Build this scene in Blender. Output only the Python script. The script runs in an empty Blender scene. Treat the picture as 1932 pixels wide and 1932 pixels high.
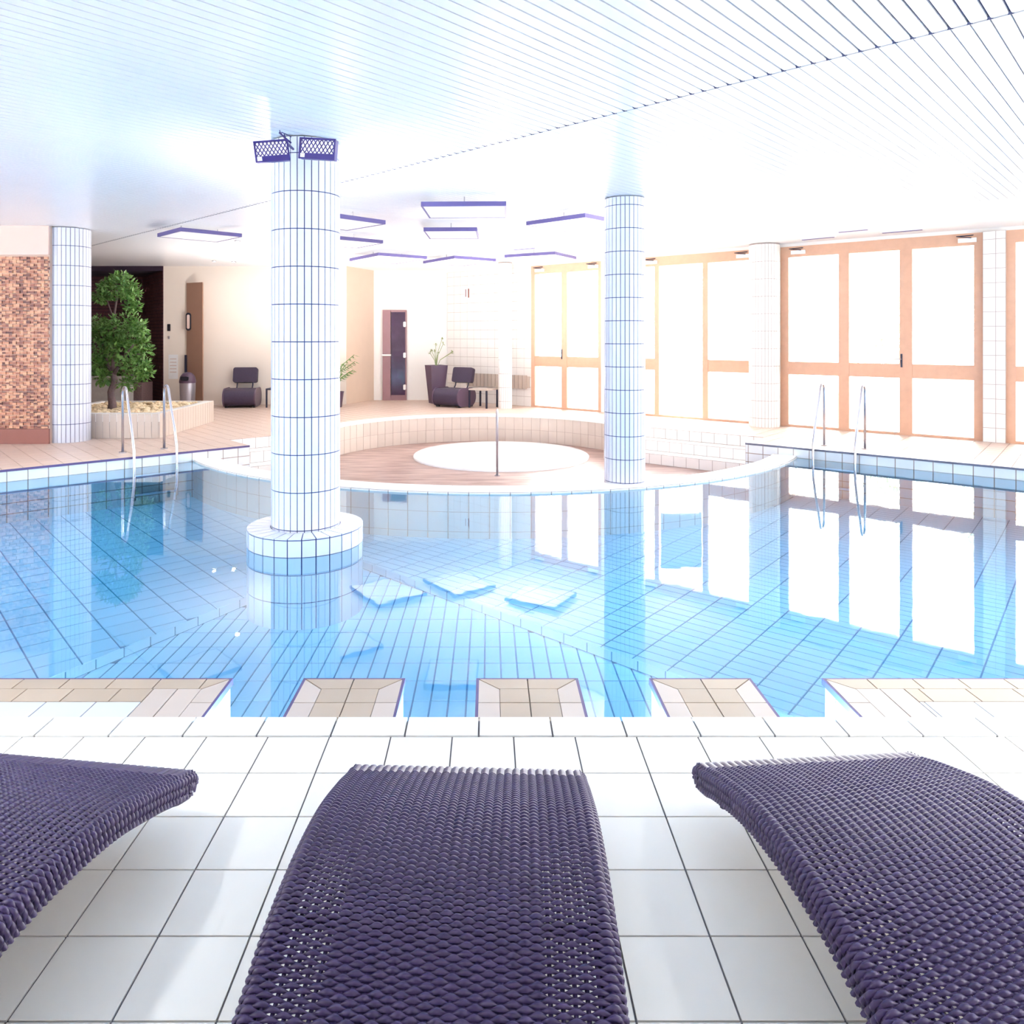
import bpy, bmesh, math, random
from mathutils import Vector, Matrix
random.seed(7)
sc = bpy.context.scene
COL = sc.collection
PI = math.pi

# ------------------------------------------------------------------ camera, world, exposure
F, CX, CY, H = 1400.0, 922.0, 634.0, 1.323
cam_d = bpy.data.cameras.new('camera')
cam_d.sensor_width = 36.0
cam_d.lens = F / 1932 * 36.0
cam_d.shift_x = (966 - CX) / 1932
cam_d.shift_y = -(966 - CY) / 1932
cam_d.clip_start = 0.02
cam = bpy.data.objects.new('camera', cam_d)
cam.location = (0, 0, H)
cam.rotation_euler = (PI / 2, 0, 0)
COL.objects.link(cam)
sc.camera = cam

world = bpy.data.worlds.new('world')
sc.world = world
world.use_nodes = True
wn = world.node_tree.nodes
bg = wn['Background']
bg.inputs[0].default_value = (1.0, 0.985, 0.96, 1)
bg.inputs[1].default_value = 13.0
sc.view_settings.view_transform = 'Standard'
sc.view_settings.look = 'None'
sc.view_settings.exposure = 0.68
sc.view_settings.gamma = 1.0
sc.view_settings.use_curve_mapping = False
sc.cycles.use_denoising = True
sc.cycles.use_adaptive_sampling = True
sc.cycles.adaptive_threshold = 0.04
sc.cycles.max_bounces = 8
sc.cycles.diffuse_bounces = 5
sc.cycles.glossy_bounces = 4
sc.cycles.transparent_max_bounces = 12
sc.cycles.caustics_reflective = False
sc.cycles.caustics_refractive = False
sc.cycles.sample_clamp_indirect = 8.0

def upward_fill(loc, size, power, col=(1, 0.99, 0.97)):
    d = bpy.data.lights.new('upward_fill', 'AREA'); d.shape = 'DISK'; d.size = size; d.energy = power; d.color = col
    o = bpy.data.objects.new('upward_fill', d); o.location = loc; o.rotation_euler = (PI, 0, 0); COL.objects.link(o)
    return o
# unseen lights added behind two columns to brighten the ceiling
upward_fill((-1.43, 6.3, 1.9), 0.45, 22, (0.93, 0.97, 1.0))
upward_fill((1.49, 8.6, 1.7), 0.45, 40)
# added spots without fittings over the pool, to light its floor
def unseen_spot(x, y, power, size=78, soft=0.25):
    d = bpy.data.lights.new('unseen_spot', 'SPOT'); d.energy = power; d.spot_size = math.radians(size); d.spot_blend = 0.8; d.shadow_soft_size = soft; d.color = (0.90, 0.97, 1.0)
    o = bpy.data.objects.new('unseen_spot', d); o.location = (x, y, 2.80); COL.objects.link(o)
for x, y, w in ((-7.6, 5.0, 500), (-5.8, 6.4, 500), (-5.4, 4.6, 450), (-3.9, 6.0, 450), (-4.0, 8.0, 450), (-3.0, 4.6, 350), (-0.6, 4.6, 250), (0.2, 6.3, 350), (1.6, 4.8, 400), (3.4, 4.8, 450), (3.2, 7.0, 400), (5.4, 5.6, 350), (7.4, 5.0, 350)):
    unseen_spot(x, y + (0.35 if y < 5.1 else 0), w * (0.40 if x < 0 else 0.72) * (0.85 if y < 5.1 else 1.0), 62 if y < 5.1 else 78)
for x in (-2.7, 2.7): unseen_spot(x, 1.2, 400, 95, 0.16)
# added fill lights: two over the far deck, underwater strips along the near wall
upward_fill((0.2, 12.9, 0.6), 0.6, 95, (1, 0.97, 0.94))
upward_fill((-3.7, 13.3, 0.7), 0.4, 90, (1, 0.95, 0.90))
def underwater_fill(loc, rz, power):
    d = bpy.data.lights.new('underwater_fill', 'AREA'); d.shape = 'RECTANGLE'; d.size = 1.6; d.size_y = 0.14; d.energy = power; d.color = (0.50, 0.75, 1.0)
    o = bpy.data.objects.new('underwater_fill', d); o.location = loc; o.rotation_euler = (PI / 2, 0, rz); COL.objects.link(o)
for x, w in ((-7.5, 260), (-5.6, 230), (-3.9, 200), (-2.2, 140), (-0.575, 110), (0.905, 120), (2.9, 150), (4.8, 150), (6.8, 150)): underwater_fill((x, 3.22, -0.42), PI, w)

# ------------------------------------------------------------------ levels (metres, upper deck = 0)
ZC = -0.143          # coping and far deck
ZW = -0.277          # water
ZF = -0.80           # pool floor, near bay
ZR = -0.73           # pool floor, raised far bay
ZS = -0.627          # sunken whirlpool terrace
ZT = 2.823           # ceiling
def at(x, v=None, z=None, Y=None):
    """point seen at image column x: on height z at row v, or at depth Y (height z or row v)"""
    if Y is None:
        Y = F * (H - z) / (v - CY)
    X = (x - CX) / F * Y
    if z is None:
        z = H - (v - CY) * Y / F
    return Vector((X, Y, z))

# ------------------------------------------------------------------ materials
def nodes_of(name):
    m = bpy.data.materials.new(name)
    m.use_nodes = True
    return m, m.node_tree.nodes, m.node_tree.links
def mat(name, col, rough=0.5, metal=0.0, var=0.06, scale=6.0, spec=0.5, bump=0.0, emit=None, es=0.0, bscale=40.0, rand=0.0, coat=0.0):
    m, n, l = nodes_of(name)
    b = n['Principled BSDF']
    b.inputs['Roughness'].default_value = rough
    b.inputs['Metallic'].default_value = metal
    b.inputs['Specular IOR Level'].default_value = spec
    b.inputs['Coat Weight'].default_value = coat
    tc = n.new('ShaderNodeTexCoord')
    no = n.new('ShaderNodeTexNoise'); no.inputs['Scale'].default_value = scale
    no.inputs['Detail'].default_value = 3
    geo = n.new('ShaderNodeNewGeometry')
    l.new(geo.outputs['Position'], no.inputs['Vector'])
    mr = n.new('ShaderNodeMapRange')
    mr.inputs[3].default_value = 1 - var; mr.inputs[4].default_value = 1 + var
    l.new(no.outputs['Fac'], mr.inputs[0])
    val = mr.outputs[0]
    if rand > 0:
        oi = n.new('ShaderNodeObjectInfo')
        m2 = n.new('ShaderNodeMapRange')
        m2.inputs[3].default_value = 1 - rand; m2.inputs[4].default_value = 1 + rand
        l.new(oi.outputs['Random'], m2.inputs[0])
        mm = n.new('ShaderNodeMath'); mm.operation = 'MULTIPLY'
        l.new(mr.outputs[0], mm.inputs[0]); l.new(m2.outputs[0], mm.inputs[1])
        val = mm.outputs[0]
    vm = n.new('ShaderNodeVectorMath'); vm.operation = 'SCALE'
    vm.inputs[0].default_value = col[:3]
    l.new(val, vm.inputs['Scale'])
    l.new(vm.outputs[0], b.inputs['Base Color'])
    if bump > 0:
        nb = n.new('ShaderNodeTexNoise'); nb.inputs['Scale'].default_value = bscale
        l.new(geo.outputs['Position'], nb.inputs['Vector'])
        bp = n.new('ShaderNodeBump'); bp.inputs['Strength'].default_value = bump
        bp.inputs['Distance'].default_value = 0.01
        l.new(nb.outputs['Fac'], bp.inputs['Height'])
        l.new(bp.outputs[0], b.inputs['Normal'])
    if emit:
        b.inputs['Emission Color'].default_value = (*emit, 1)
        b.inputs['Emission Strength'].default_value = es
    return m

def water_mat(name, tint, ior, bstr, bdist, sx=1.0):
    m, n, l = nodes_of(name)
    n.remove(n['Principled BSDF'])
    out = n['Material Output']
    tr = n.new('ShaderNodeBsdfTransparent'); tr.inputs[0].default_value = (*tint, 1)
    gl = n.new('ShaderNodeBsdfGlossy'); gl.inputs['Roughness'].default_value = 0.02
    gl.inputs['Color'].default_value = (1, 1, 1, 1)
    fr = n.new('ShaderNodeFresnel'); fr.inputs[0].default_value = ior
    mx = n.new('ShaderNodeMixShader')
    geo = n.new('ShaderNodeNewGeometry')
    nz = n.new('ShaderNodeTexNoise'); nz.inputs['Scale'].default_value = 3.5; nz.inputs['Detail'].default_value = 2
    mp = n.new('ShaderNodeMapping'); mp.inputs['Scale'].default_value = (sx, 1, 1)
    l.new(geo.outputs['Position'], mp.inputs[0]); l.new(mp.outputs[0], nz.inputs['Vector'])
    bp = n.new('ShaderNodeBump'); bp.inputs['Strength'].default_value = bstr; bp.inputs['Distance'].default_value = bdist
    l.new(nz.outputs['Fac'], bp.inputs['Height'])
    l.new(bp.outputs[0], gl.inputs['Normal'])
    l.new(fr.outputs[0], mx.inputs[0]); l.new(tr.outputs[0], mx.inputs[1]); l.new(gl.outputs[0], mx.inputs[2])
    l.new(mx.outputs[0], out.inputs[0])
    return m

def glass_mat(name, tint):
    m, n, l = nodes_of(name)
    n.remove(n['Principled BSDF'])
    out = n['Material Output']
    tr = n.new('ShaderNodeBsdfTransparent'); tr.inputs[0].default_value = (*tint, 1)
    gl = n.new('ShaderNodeBsdfGlossy'); gl.inputs['Roughness'].default_value = 0.01
    fr = n.new('ShaderNodeFresnel'); fr.inputs[0].default_value = 1.45
    mx = n.new('ShaderNodeMixShader')
    l.new(fr.outputs[0], mx.inputs[0]); l.new(tr.outputs[0], mx.inputs[1]); l.new(gl.outputs[0], mx.inputs[2])
    l.new(mx.outputs[0], out.inputs[0])
    return m

M = {}
M['deck'] = mat('deck_tile', (0.83, 0.79, 0.73), 0.38, var=0.03, scale=9, rand=0.025)
M['deck_grout'] = mat('deck_grout', (0.24, 0.22, 0.23), 0.9)
M['coping'] = mat('coping_tile', (0.80, 0.79, 0.76), 0.3, var=0.02)
M['beige'] = mat('beige_tile', (0.46, 0.36, 0.27), 0.45, var=0.05, rand=0.05)
M['beige_pale'] = mat('pale_beige_tile', (0.56, 0.47, 0.41), 0.45, var=0.05, rand=0.05)
M['lower_white'] = mat('lower_white_tile', (0.60, 0.62, 0.68), 0.4, var=0.03, rand=0.03)
M['beige_grout'] = mat('beige_grout', (0.20, 0.15, 0.12), 0.9)
M['lip'] = mat('violet_lip', (0.10, 0.07, 0.20), 0.5)
M['pool_tile'] = mat('pool_tile', (0.72, 0.90, 0.97), 0.3, var=0.04, scale=2.0, rand=0.03)
M['pool_grout'] = mat('pool_grout', (0.08, 0.26, 0.42), 0.8)
M['wall_tile'] = mat('pool_wall_tile', (0.80, 0.85, 0.90), 0.25, var=0.04, rand=0.03)
M['wall_grout'] = mat('pool_wall_grout', (0.16, 0.17, 0.24), 0.8)
M['col_tile'] = mat('column_tile', (0.66, 0.68, 0.78), 0.25, var=0.03, rand=0.02)
M['col_grout'] = mat('column_grout', (0.045, 0.05, 0.17), 0.8)
M['far_deck'] = mat('far_deck_tile', (0.64, 0.49, 0.41), 0.4, var=0.05, rand=0.03)
M['far_grout'] = mat('far_deck_grout', (0.42, 0.32, 0.28), 0.9)
M['white_tile'] = mat('white_tile', (0.88, 0.85, 0.82), 0.3, var=0.03)
M['white_grout'] = mat('white_grout', (0.45, 0.38, 0.36), 0.8)
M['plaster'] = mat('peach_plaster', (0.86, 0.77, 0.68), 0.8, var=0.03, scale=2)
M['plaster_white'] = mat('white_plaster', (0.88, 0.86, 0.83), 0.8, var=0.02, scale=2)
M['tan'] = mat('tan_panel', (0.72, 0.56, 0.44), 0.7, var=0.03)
M['brown_panel'] = mat('brown_panel', (0.42, 0.24, 0.17), 0.6, var=0.05)
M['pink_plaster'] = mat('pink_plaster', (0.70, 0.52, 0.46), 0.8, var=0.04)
M['skirt'] = mat('red_brown_skirting', (0.27, 0.10, 0.08), 0.6, var=0.08)
M['ceil'] = mat('ceiling_slat', (0.79, 0.80, 0.845), 0.3, var=0.01, scale=1.0, spec=0.5)
M['ceil_gap'] = mat('ceiling_void', (0.035, 0.04, 0.11), 0.9)
M['ceil_plain'] = mat('ceiling_board', (0.88, 0.88, 0.88), 0.7, var=0.01)
M['wood'] = mat('window_timber', (0.64, 0.38, 0.26), 0.45, var=0.1, scale=12)
M['steel'] = mat('polished_steel', (0.50, 0.49, 0.54), 0.2, metal=1.0, var=0.02)
M['grey_steel'] = mat('grey_steel', (0.42, 0.40, 0.45), 0.35, metal=0.6, var=0.05)
M['wicker'] = mat('dark_violet_wicker', (0.038, 0.021, 0.078), 0.40, var=0.25, scale=30, spec=0.45)
M['wicker_warp'] = mat('dark_warp', (0.045, 0.037, 0.09), 0.5, var=0.2)
M['wicker_edge'] = mat('wicker_edge', (0.15, 0.12, 0.20), 0.4, var=0.3, scale=30)
M['seat_dark'] = mat('seat_weave', (0.050, 0.032, 0.066), 0.5, var=0.25, scale=60, bump=0.5, bscale=120)
M['dark_metal'] = mat('dark_metal', (0.03, 0.03, 0.06), 0.4, metal=0.3)
M['violet_metal'] = mat('violet_metal', (0.035, 0.02, 0.16), 0.4, var=0.1)
M['lamp_glass'] = mat('lamp_glass', (0.9, 0.9, 0.95), 0.3, emit=(1, 1, 1), es=0.6)
M['label'] = mat('white_label', (0.9, 0.9, 0.9), 0.5)
M['glow'] = mat('light_diffuser', (0.9, 0.9, 0.9), 0.5, emit=(1, 0.97, 0.94), es=0.3)
M['spot_glow'] = mat('spot_glow', (1, 1, 1), 0.5, emit=(1, 0.97, 0.93), es=120)
M['panel_side'] = mat('panel_side', (0.10, 0.08, 0.24), 0.5)  # shade on the hung panels' sides is put into this colour
M['spa_floor'] = None
M['spa_white'] = mat('spa_shell', (0.93, 0.93, 0.93), 0.2, var=0.01)
M['bark'] = mat('bark', (0.16, 0.10, 0.10), 0.8, var=0.3, scale=30, bump=0.5)
M['leaf'] = mat('leaf', (0.13, 0.26, 0.055), 0.45, var=0.55, scale=9, rand=0.1)
M['leaf_pale'] = mat('pale_leaf', (0.30, 0.36, 0.16), 0.5, var=0.3, scale=14)
M['garden_leaf'] = mat('garden_leaf', (0.50, 0.56, 0.44), 0.6, var=0.2)
M['garden_bark'] = mat('garden_bark', (0.40, 0.36, 0.32), 0.8)
M['pebble'] = mat('pebble', (0.66, 0.52, 0.34), 0.7, var=0.3, scale=8, rand=0.3)
M['planter_dark'] = mat('plum_planter', (0.11, 0.065, 0.11), 0.4, var=0.08)
M['sauna_glass'] = mat('plum_glass', (0.055, 0.02, 0.06), 0.12, var=0.5, scale=5)
M['sauna_frame'] = mat('plum_frame', (0.33, 0.18, 0.20), 0.45, var=0.1)
M['unlit_brick'] = mat('unlit_brick', (0.10, 0.035, 0.045), 0.8, var=0.45, scale=10, rand=0.4)  # alcove bricks coloured dark for the missing light there
M['unlit_mortar'] = mat('unlit_mortar', (0.03, 0.015, 0.035), 0.9)  # alcove's lack of light put into the mortar colour too
M['mortar'] = mat('brick_mortar', (0.58, 0.43, 0.36), 0.9)
M['stone_grey'] = mat('grey_stone', (0.36, 0.34, 0.32), 0.8, var=0.2, scale=10)
M['terrace'] = mat('terrace_paving', (0.75, 0.75, 0.72), 0.8)
M['blue_awning'] = mat('blue_awning', (0.055, 0.075, 0.11), 0.7)
M['glass'] = glass_mat('clear_glass', (0.97, 0.98, 0.98))
M['water'] = water_mat('pool_water', (0.43, 0.775, 1.0), 1.65, 0.05, 0.008)
M['black'] = mat('black_gloss', (0.02, 0.02, 0.03), 0.3)

def brick_mat():
    m = mat('orange_brick', (0.5, 0.24, 0.13), 0.85, var=0.3, scale=14)
    n, l = m.node_tree.nodes, m.node_tree.links
    geo = n.new('ShaderNodeNewGeometry')
    wn_ = n.new('ShaderNodeTexWhiteNoise'); wn_.noise_dimensions = '3D'
    sn = n.new('ShaderNodeVectorMath'); sn.operation = 'SNAP'
    sn.inputs[1].default_value = (0.048, 10.0, 0.023)
    l.new(geo.outputs['Position'], sn.inputs[0]); l.new(sn.outputs[0], wn_.inputs['Vector'])
    cr = n.new('ShaderNodeValToRGB')
    cr.color_ramp.elements[0].color = (0.10, 0.045, 0.05, 1)
    cr.color_ramp.elements[1].color = (0.72, 0.43, 0.28, 1)
    e = cr.color_ramp.elements.new(0.35); e.color = (0.36, 0.15, 0.11, 1)
    e = cr.color_ramp.elements.new(0.6); e.color = (0.56, 0.27, 0.18, 1)
    l.new(wn_.outputs['Value'], cr.inputs[0])
    l.new(cr.outputs[0], n['Principled BSDF'].inputs['Base Color'])
    return m
M['brick'] = brick_mat()

def spa_mat():
    m, n, l = nodes_of('wet_brown_tile')
    b = n['Principled BSDF']; b.inputs['Roughness'].default_value = 0.32
    geo = n.new('ShaderNodeNewGeometry')
    mp = n.new('ShaderNodeMapping'); mp.inputs['Scale'].default_value = (1.2, 5.0, 1)
    l.new(geo.outputs['Position'], mp.inputs[0])
    nz = n.new('ShaderNodeTexNoise'); nz.inputs['Scale'].default_value = 1.6; nz.inputs['Detail'].default_value = 4
    l.new(mp.outputs[0], nz.inputs['Vector'])
    cr = n.new('ShaderNodeValToRGB')
    cr.color_ramp.elements[0].position = 0.35; cr.color_ramp.elements[0].color = (0.24, 0.14, 0.12, 1)
    cr.color_ramp.elements[1].position = 0.68; cr.color_ramp.elements[1].color = (0.46, 0.32, 0.28, 1)
    l.new(nz.outputs['Fac'], cr.inputs[0]); l.new(cr.outputs[0], b.inputs['Base Color'])
    bp = n.new('ShaderNodeBump'); bp.inputs['Strength'].default_value = 0.25; bp.inputs['Distance'].default_value = 0.03
    l.new(nz.outputs['Fac'], bp.inputs['Height']); l.new(bp.outputs[0], b.inputs['Normal'])
    return m
M['spa_floor'] = spa_mat()

# ------------------------------------------------------------------ helpers
class MB:
    def __init__(s): s.v = []; s.f = []
    def add(s, vs, fs):
        o = len(s.v); s.v += [tuple(p) for p in vs]; s.f += [tuple(i + o for i in f) for f in fs]; return s
    def box(s, x0, x1, y0, y1, z0, z1, mtx=None):
        vs = [Vector((x, y, z)) for z in (z0, z1) for y in (y0, y1) for x in (x0, x1)]
        if mtx: vs = [mtx @ p for p in vs]
        return s.add(vs, [(0, 2, 3, 1), (4, 5, 7, 6), (0, 1, 5, 4), (1, 3, 7, 5), (3, 2, 6, 7), (2, 0, 4, 6)])
    def rbox(s, x0, x1, y0, y1, z0, z1, r, mtx=None, axis='y', seg=4):
        """box with rounded corners in the plane across axis"""
        def loop(a0, a1, b0, b1):
            pts = []
            for cx, cy, st in ((a1 - r, b1 - r, 0), (a0 + r, b1 - r, 1), (a0 + r, b0 + r, 2), (a1 - r, b0 + r, 3)):
                for k in range(seg + 1):
                    t = (st + k / seg) * PI / 2
                    pts.append((cx + r * math.cos(t), cy + r * math.sin(t)))
            return pts
        if axis == 'y':
            L = loop(x0, x1, z0, z1); A = [Vector((a, y0, b)) for a, b in L]; B = [Vector((a, y1, b)) for a, b in L]
        elif axis == 'x':
            L = loop(y0, y1, z0, z1); A = [Vector((x0, a, b)) for a, b in L]; B = [Vector((x1, a, b)) for a, b in L]
        else:
            L = loop(x0, x1, y0, y1); A = [Vector((a, b, z0)) for a, b in L]; B = [Vector((a, b, z1)) for a, b in L]
        n = len(L); vs = A + B
        if mtx: vs = [mtx @ p for p in vs]
        return s.add(vs, [tuple(range(n)), tuple(range(2 * n - 1, n - 1, -1))] + [(i, (i + 1) % n, n + (i + 1) % n, n + i) for i in range(n)])
    def tube(s, pts, r, n=8, caps=True):
        pts = [Vector(p) for p in pts]; rs = r if isinstance(r, (list, tuple)) else [r] * len(pts)
        o = len(s.v); up = None
        for i, p in enumerate(pts):
            t = (pts[min(i + 1, len(pts) - 1)] - pts[max(i - 1, 0)]).normalized()
            if up is None:
                up = Vector((0, 0, 1)) if abs(t.z) < .9 else Vector((1, 0, 0))
            a = t.cross(up).normalized(); b = a.cross(t).normalized(); up = b
            for k in range(n):
                q = 2 * PI * k / n
                s.v.append(tuple(p + a * rs[i] * math.cos(q) + b * rs[i] * math.sin(q)))
        for i in range(len(pts) - 1):
            for k in range(n):
                s.f.append((o + i * n + k, o + i * n + (k + 1) % n, o + (i + 1) * n + (k + 1) % n, o + (i + 1) * n + k))
        if caps:
            s.f.append(tuple(o + k for k in range(n - 1, -1, -1)))
            e = o + (len(pts) - 1) * n
            s.f.append(tuple(e + k for k in range(n)))
        return s
    def lathe(s, prof, cx=0, cy=0, n=32, a0=0, a1=2 * PI):
        full = abs(a1 - a0 - 2 * PI) < 1e-6
        o = len(s.v); cols = n if full else n + 1
        for i in range(cols):
            t = a0 + (a1 - a0) * i / n
            for r, z in prof:
                s.v.append((cx + r * math.cos(t), cy + r * math.sin(t), z))
        m = len(prof)
        for i in range(n):
            j = (i + 1) % cols
            for k in range(m - 1):
                s.f.append((o + i * m + k, o + j * m + k, o + j * m + k + 1, o + i * m + k + 1))
        return s
    def prism(s, poly, z0, z1):
        n = len(poly)
        vs = [(p[0], p[1], z0) for p in poly] + [(p[0], p[1], z1) for p in poly]
        return s.add(vs, [tuple(range(n - 1, -1, -1)), tuple(range(n, 2 * n))] + [(i, (i + 1) % n, n + (i + 1) % n, n + i) for i in range(n)])
    def mesh(s, name, m, smooth=False, fix=False):
        me = bpy.data.meshes.new(name); me.from_pydata(s.v, [], s.f); me.update()
        if fix:
            bm = bmesh.new(); bm.from_mesh(me); bmesh.ops.recalc_face_normals(bm, faces=bm.faces); bm.to_mesh(me); bm.free()
        if m: me.materials.append(m)
        if smooth: me.polygons.foreach_set('use_smooth', [True] * len(me.polygons))
        return me
    def build(s, name, m, parent=None, smooth=False, fix=True, loc=None):
        o = bpy.data.objects.new(name, s.mesh(name, m, smooth, fix)); COL.objects.link(o)
        if parent: o.parent = parent
        if loc: o.location = loc
        return o

def tag(o, label=None, cat=None, group=None, kind=None):
    if label: o['label'] = label
    if cat: o['category'] = cat
    if group: o['group'] = group
    if kind: o['kind'] = kind
    return o
def empty(name, loc=(0, 0, 0), rz=0.0):
    o = bpy.data.objects.new(name, None); COL.objects.link(o); o.location = loc; o.rotation_euler.z = rz
    o.empty_display_size = 0.1
    return o
def inst(name, me, parent, mtx):
    o = bpy.data.objects.new(name, me); COL.objects.link(o)
    if parent: o.parent = parent
    o.matrix_local = mtx
    return o
def copy_tree(o, parent=None):
    c = o.copy(); COL.objects.link(c); c.parent = parent
    for ch in list(o.children): copy_tree(ch, c)
    return c

def in_frame(p):
    if p.y < 0.3: return False
    x = CX + F * p.x / p.y; v = CY - F * (p.z - H) / p.y
    return -25 < x < 1957 and -25 < v < 1957

BOXCACHE = {}
def clip(poly, planes):
    for (nx, ny, c) in planes:            # keep nx*x+ny*y <= c   (in tile coordinates)
        out = []
        for i in range(len(poly)):
            a, b = poly[i], poly[(i + 1) % len(poly)]
            da, db = nx * a[0] + ny * a[1] - c, nx * b[0] + ny * b[1] - c
            if da <= 0: out.append(a)
            if (da < 0 < db) or (db < 0 < da):
                t = da / (da - db); out.append((a[0] + t * (b[0] - a[0]), a[1] + t * (b[1] - a[1])))
        poly = out
        if len(poly) < 3: return []
    return poly
def area(p):
    return abs(sum(p[i][0] * p[(i + 1) % len(p)][1] - p[(i + 1) % len(p)][0] * p[i][1] for i in range(len(p)))) / 2

class Tiles:
    """flat pieces laid on surfaces; those that show largest become parts, the rest one joined part"""
    def __init__(s, parent, name, m, limit=300, minpx=9.0, rest_name=None):
        s.parent, s.name, s.m, s.limit, s.minpx = parent, name, m, limit, minpx; s.items = []
        s.rest_name = rest_name or name + 's_beyond'
    def put(s, frame, poly, th, full=None):
        """frame = 4x4 (z up from the surface), poly in its xy, th = thickness"""
        cx = sum(p[0] for p in poly) / len(poly); cy = sum(p[1] for p in poly) / len(poly)
        c = frame @ Vector((cx, cy, 0)); n = (frame.to_3x3() @ Vector((0, 0, 1)))
        w = 0.0
        if in_frame(c):
            view = Vector((0, 0, H)) - c; d = view.length
            f = max(0.0, n.dot(view.normalized()))
            w = area(poly) * f * (F / d) ** 2
            # smaller side in pixels, roughly
            px = [CX + F * q.x / max(q.y, .1) for q in (frame @ Vector((a, b, 0)) for a, b in poly)]
            if max(px) - min(px) < s.minpx: w = 0.0
        s.items.append((w, frame, poly, th, full))
    def flush(s, extra=None):
        s.items.sort(key=lambda q: -q[0])
        rest = MB(); cnt = 0
        for w, fr, poly, th, full in s.items:
            if w > 30 and cnt < s.limit:
                cnt += 1
                if full:
                    key = (full, th, s.m.name)
                    if key not in BOXCACHE:
                        BOXCACHE[key] = MB().box(0, full[0], 0, full[1], -0.004, th).mesh(s.name, s.m)
                    inst(s.name, BOXCACHE[key], s.parent, fr @ Matrix.Translation((poly[0][0], poly[0][1], 0)))
                else:
                    b = MB().prism(poly, -0.004, th)
                    inst(s.name, b.mesh(s.name, s.m, fix=True), s.parent, fr)
            else:
                b = MB().prism(poly, -0.004, th)
                rest.add([fr @ Vector(p) for p in b.v], b.f)
        if rest.v:
            o = rest.build(s.rest_name, s.m, s.parent, fix=True); o['kind'] = 'stuff'
        s.items = []
    def grid(s, frame, u0, u1, v0, v1, du, dv, gap, th, uo=0.0, vo=0.0, planes=(), pred=None, stagger=0.0):
        iu0 = math.floor((u0 - uo) / du) - 1; iu1 = math.ceil((u1 - uo) / du) + 1
        iv0 = math.floor((v0 - vo) / dv); iv1 = math.ceil((v1 - vo) / dv)
        pl = [(-1, 0, -u0 - gap / 2), (1, 0, u1 - gap / 2), (0, -1, -v0 - gap / 2), (0, 1, v1 - gap / 2)] + list(planes)
        w, h = round(du - gap, 5), round(dv - gap, 5)
        for j in range(iv0, iv1):
            sh = stagger * du * (j % 2)
            for i in range(iu0, iu1):
                a = uo + i * du + gap / 2 + sh; b = vo + j * dv + gap / 2
                q = [(a, b), (a + w, b), (a + w, b + h), (a, b + h)]
                c = clip(q, pl)
                if len(c) < 3 or area(c) < 0.04 * w * h: continue
                if pred:
                    mx = sum(p[0] for p in c) / len(c); my = sum(p[1] for p in c) / len(c)
                    if not pred(frame @ Vector((mx, my, 0))): continue
                s.put(frame, c, th, (w, h) if abs(area(c) - w * h) < 1e-9 else None)
        return s

def frame_of(o, u, n):
    """4x4 with x axis u, z axis n, y = n x u"""
    u = Vector(u).normalized(); n = Vector(n).normalized(); v = n.cross(u)
    m = Matrix.Identity(4)
    for i in range(3):
        m[i][0], m[i][1], m[i][2], m[i][3] = u[i], v[i], n[i], o[i]
    return m
def wall_frame(A, B, z0):
    """vertical surface from A to B (looking at it, A on the left): x along, y up, z towards the viewer"""
    u = Vector((B[0] - A[0], B[1] - A[1], 0)).normalized()
    n = u.cross(Vector((0, 0, 1)))
    return frame_of((A[0], A[1], z0), u, n), (Vector(B[:2]) - Vector(A[:2])).length

# ------------------------------------------------------------------ plan of the hall
EL = Vector((-3.21, 9.96)); dL = Vector((0.755, 0.656)).normalized(); nL = Vector((-dL.y, dL.x))   # left pool edge, away from pool
ER = Vector((3.53, 10.20)); dR = Vector((0.769, -0.640)).normalized(); nR = Vector((-dR.y, dR.x))  # right pool edge (runs to the right), away
SC = Vector((0.05, 12.2)); RIM = 4.69                       # whirlpool centre and rim
NOTCH = 0.72
L0 = EL + nL * NOTCH; L1 = L0 + dL * 1.45
R0 = ER + nR * NOTCH; R1 = R0 - dR * 2.35
def circ3(a, b, c):
    ax, ay, bx, by, cx, cy = *a, *b, *c
    d = 2 * (ax * (by - cy) + bx * (cy - ay) + cx * (ay - by))
    ux = ((ax**2 + ay**2) * (by - cy) + (bx**2 + by**2) * (cy - ay) + (cx**2 + cy**2) * (ay - by)) / d
    uy = ((ax**2 + ay**2) * (cx - bx) + (bx**2 + by**2) * (ax - cx) + (cx**2 + cy**2) * (bx - ax)) / d
    return Vector((ux, uy)), math.hypot(ax - ux, ay - uy)
AC, AR = circ3(L1, Vector((0.0, 13.75)), R1)
aL = math.atan2(L1.y - AC.y, L1.x - AC.x); aR = math.atan2(R1.y - AC.y, R1.x - AC.x)
if aL < aR: aL += 2 * PI
ARC = [AC + AR * Vector((math.cos(aL + (aR - aL) * k / 40), math.sin(aL + (aR - aL) * k / 40))) for k in range(41)]
NEARY = 2.562
# where the rim meets the two pool edges
def line_circle(P, d, C, R, far):
    f = P - C; b = f.dot(d); c = f.dot(f) - R * R; q = math.sqrt(max(0, b * b - c))
    return P + d * (-b + (q if far else -q))
RL = line_circle(EL, dL, SC, RIM, False); RR = line_circle(ER, -dR, SC, RIM, False)
rl = math.atan2(RL.y - SC.y, RL.x - SC.x); rr = math.atan2(RR.y - SC.y, RR.x - SC.x)
if rl > 0: rl -= 2 * PI
if rr > 0: rr -= 2 * PI
RIMPTS = [SC + RIM * Vector((math.cos(rl + (rr - rl) * k / 36), math.sin(rl + (rr - rl) * k / 36))) for k in range(37)]

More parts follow.
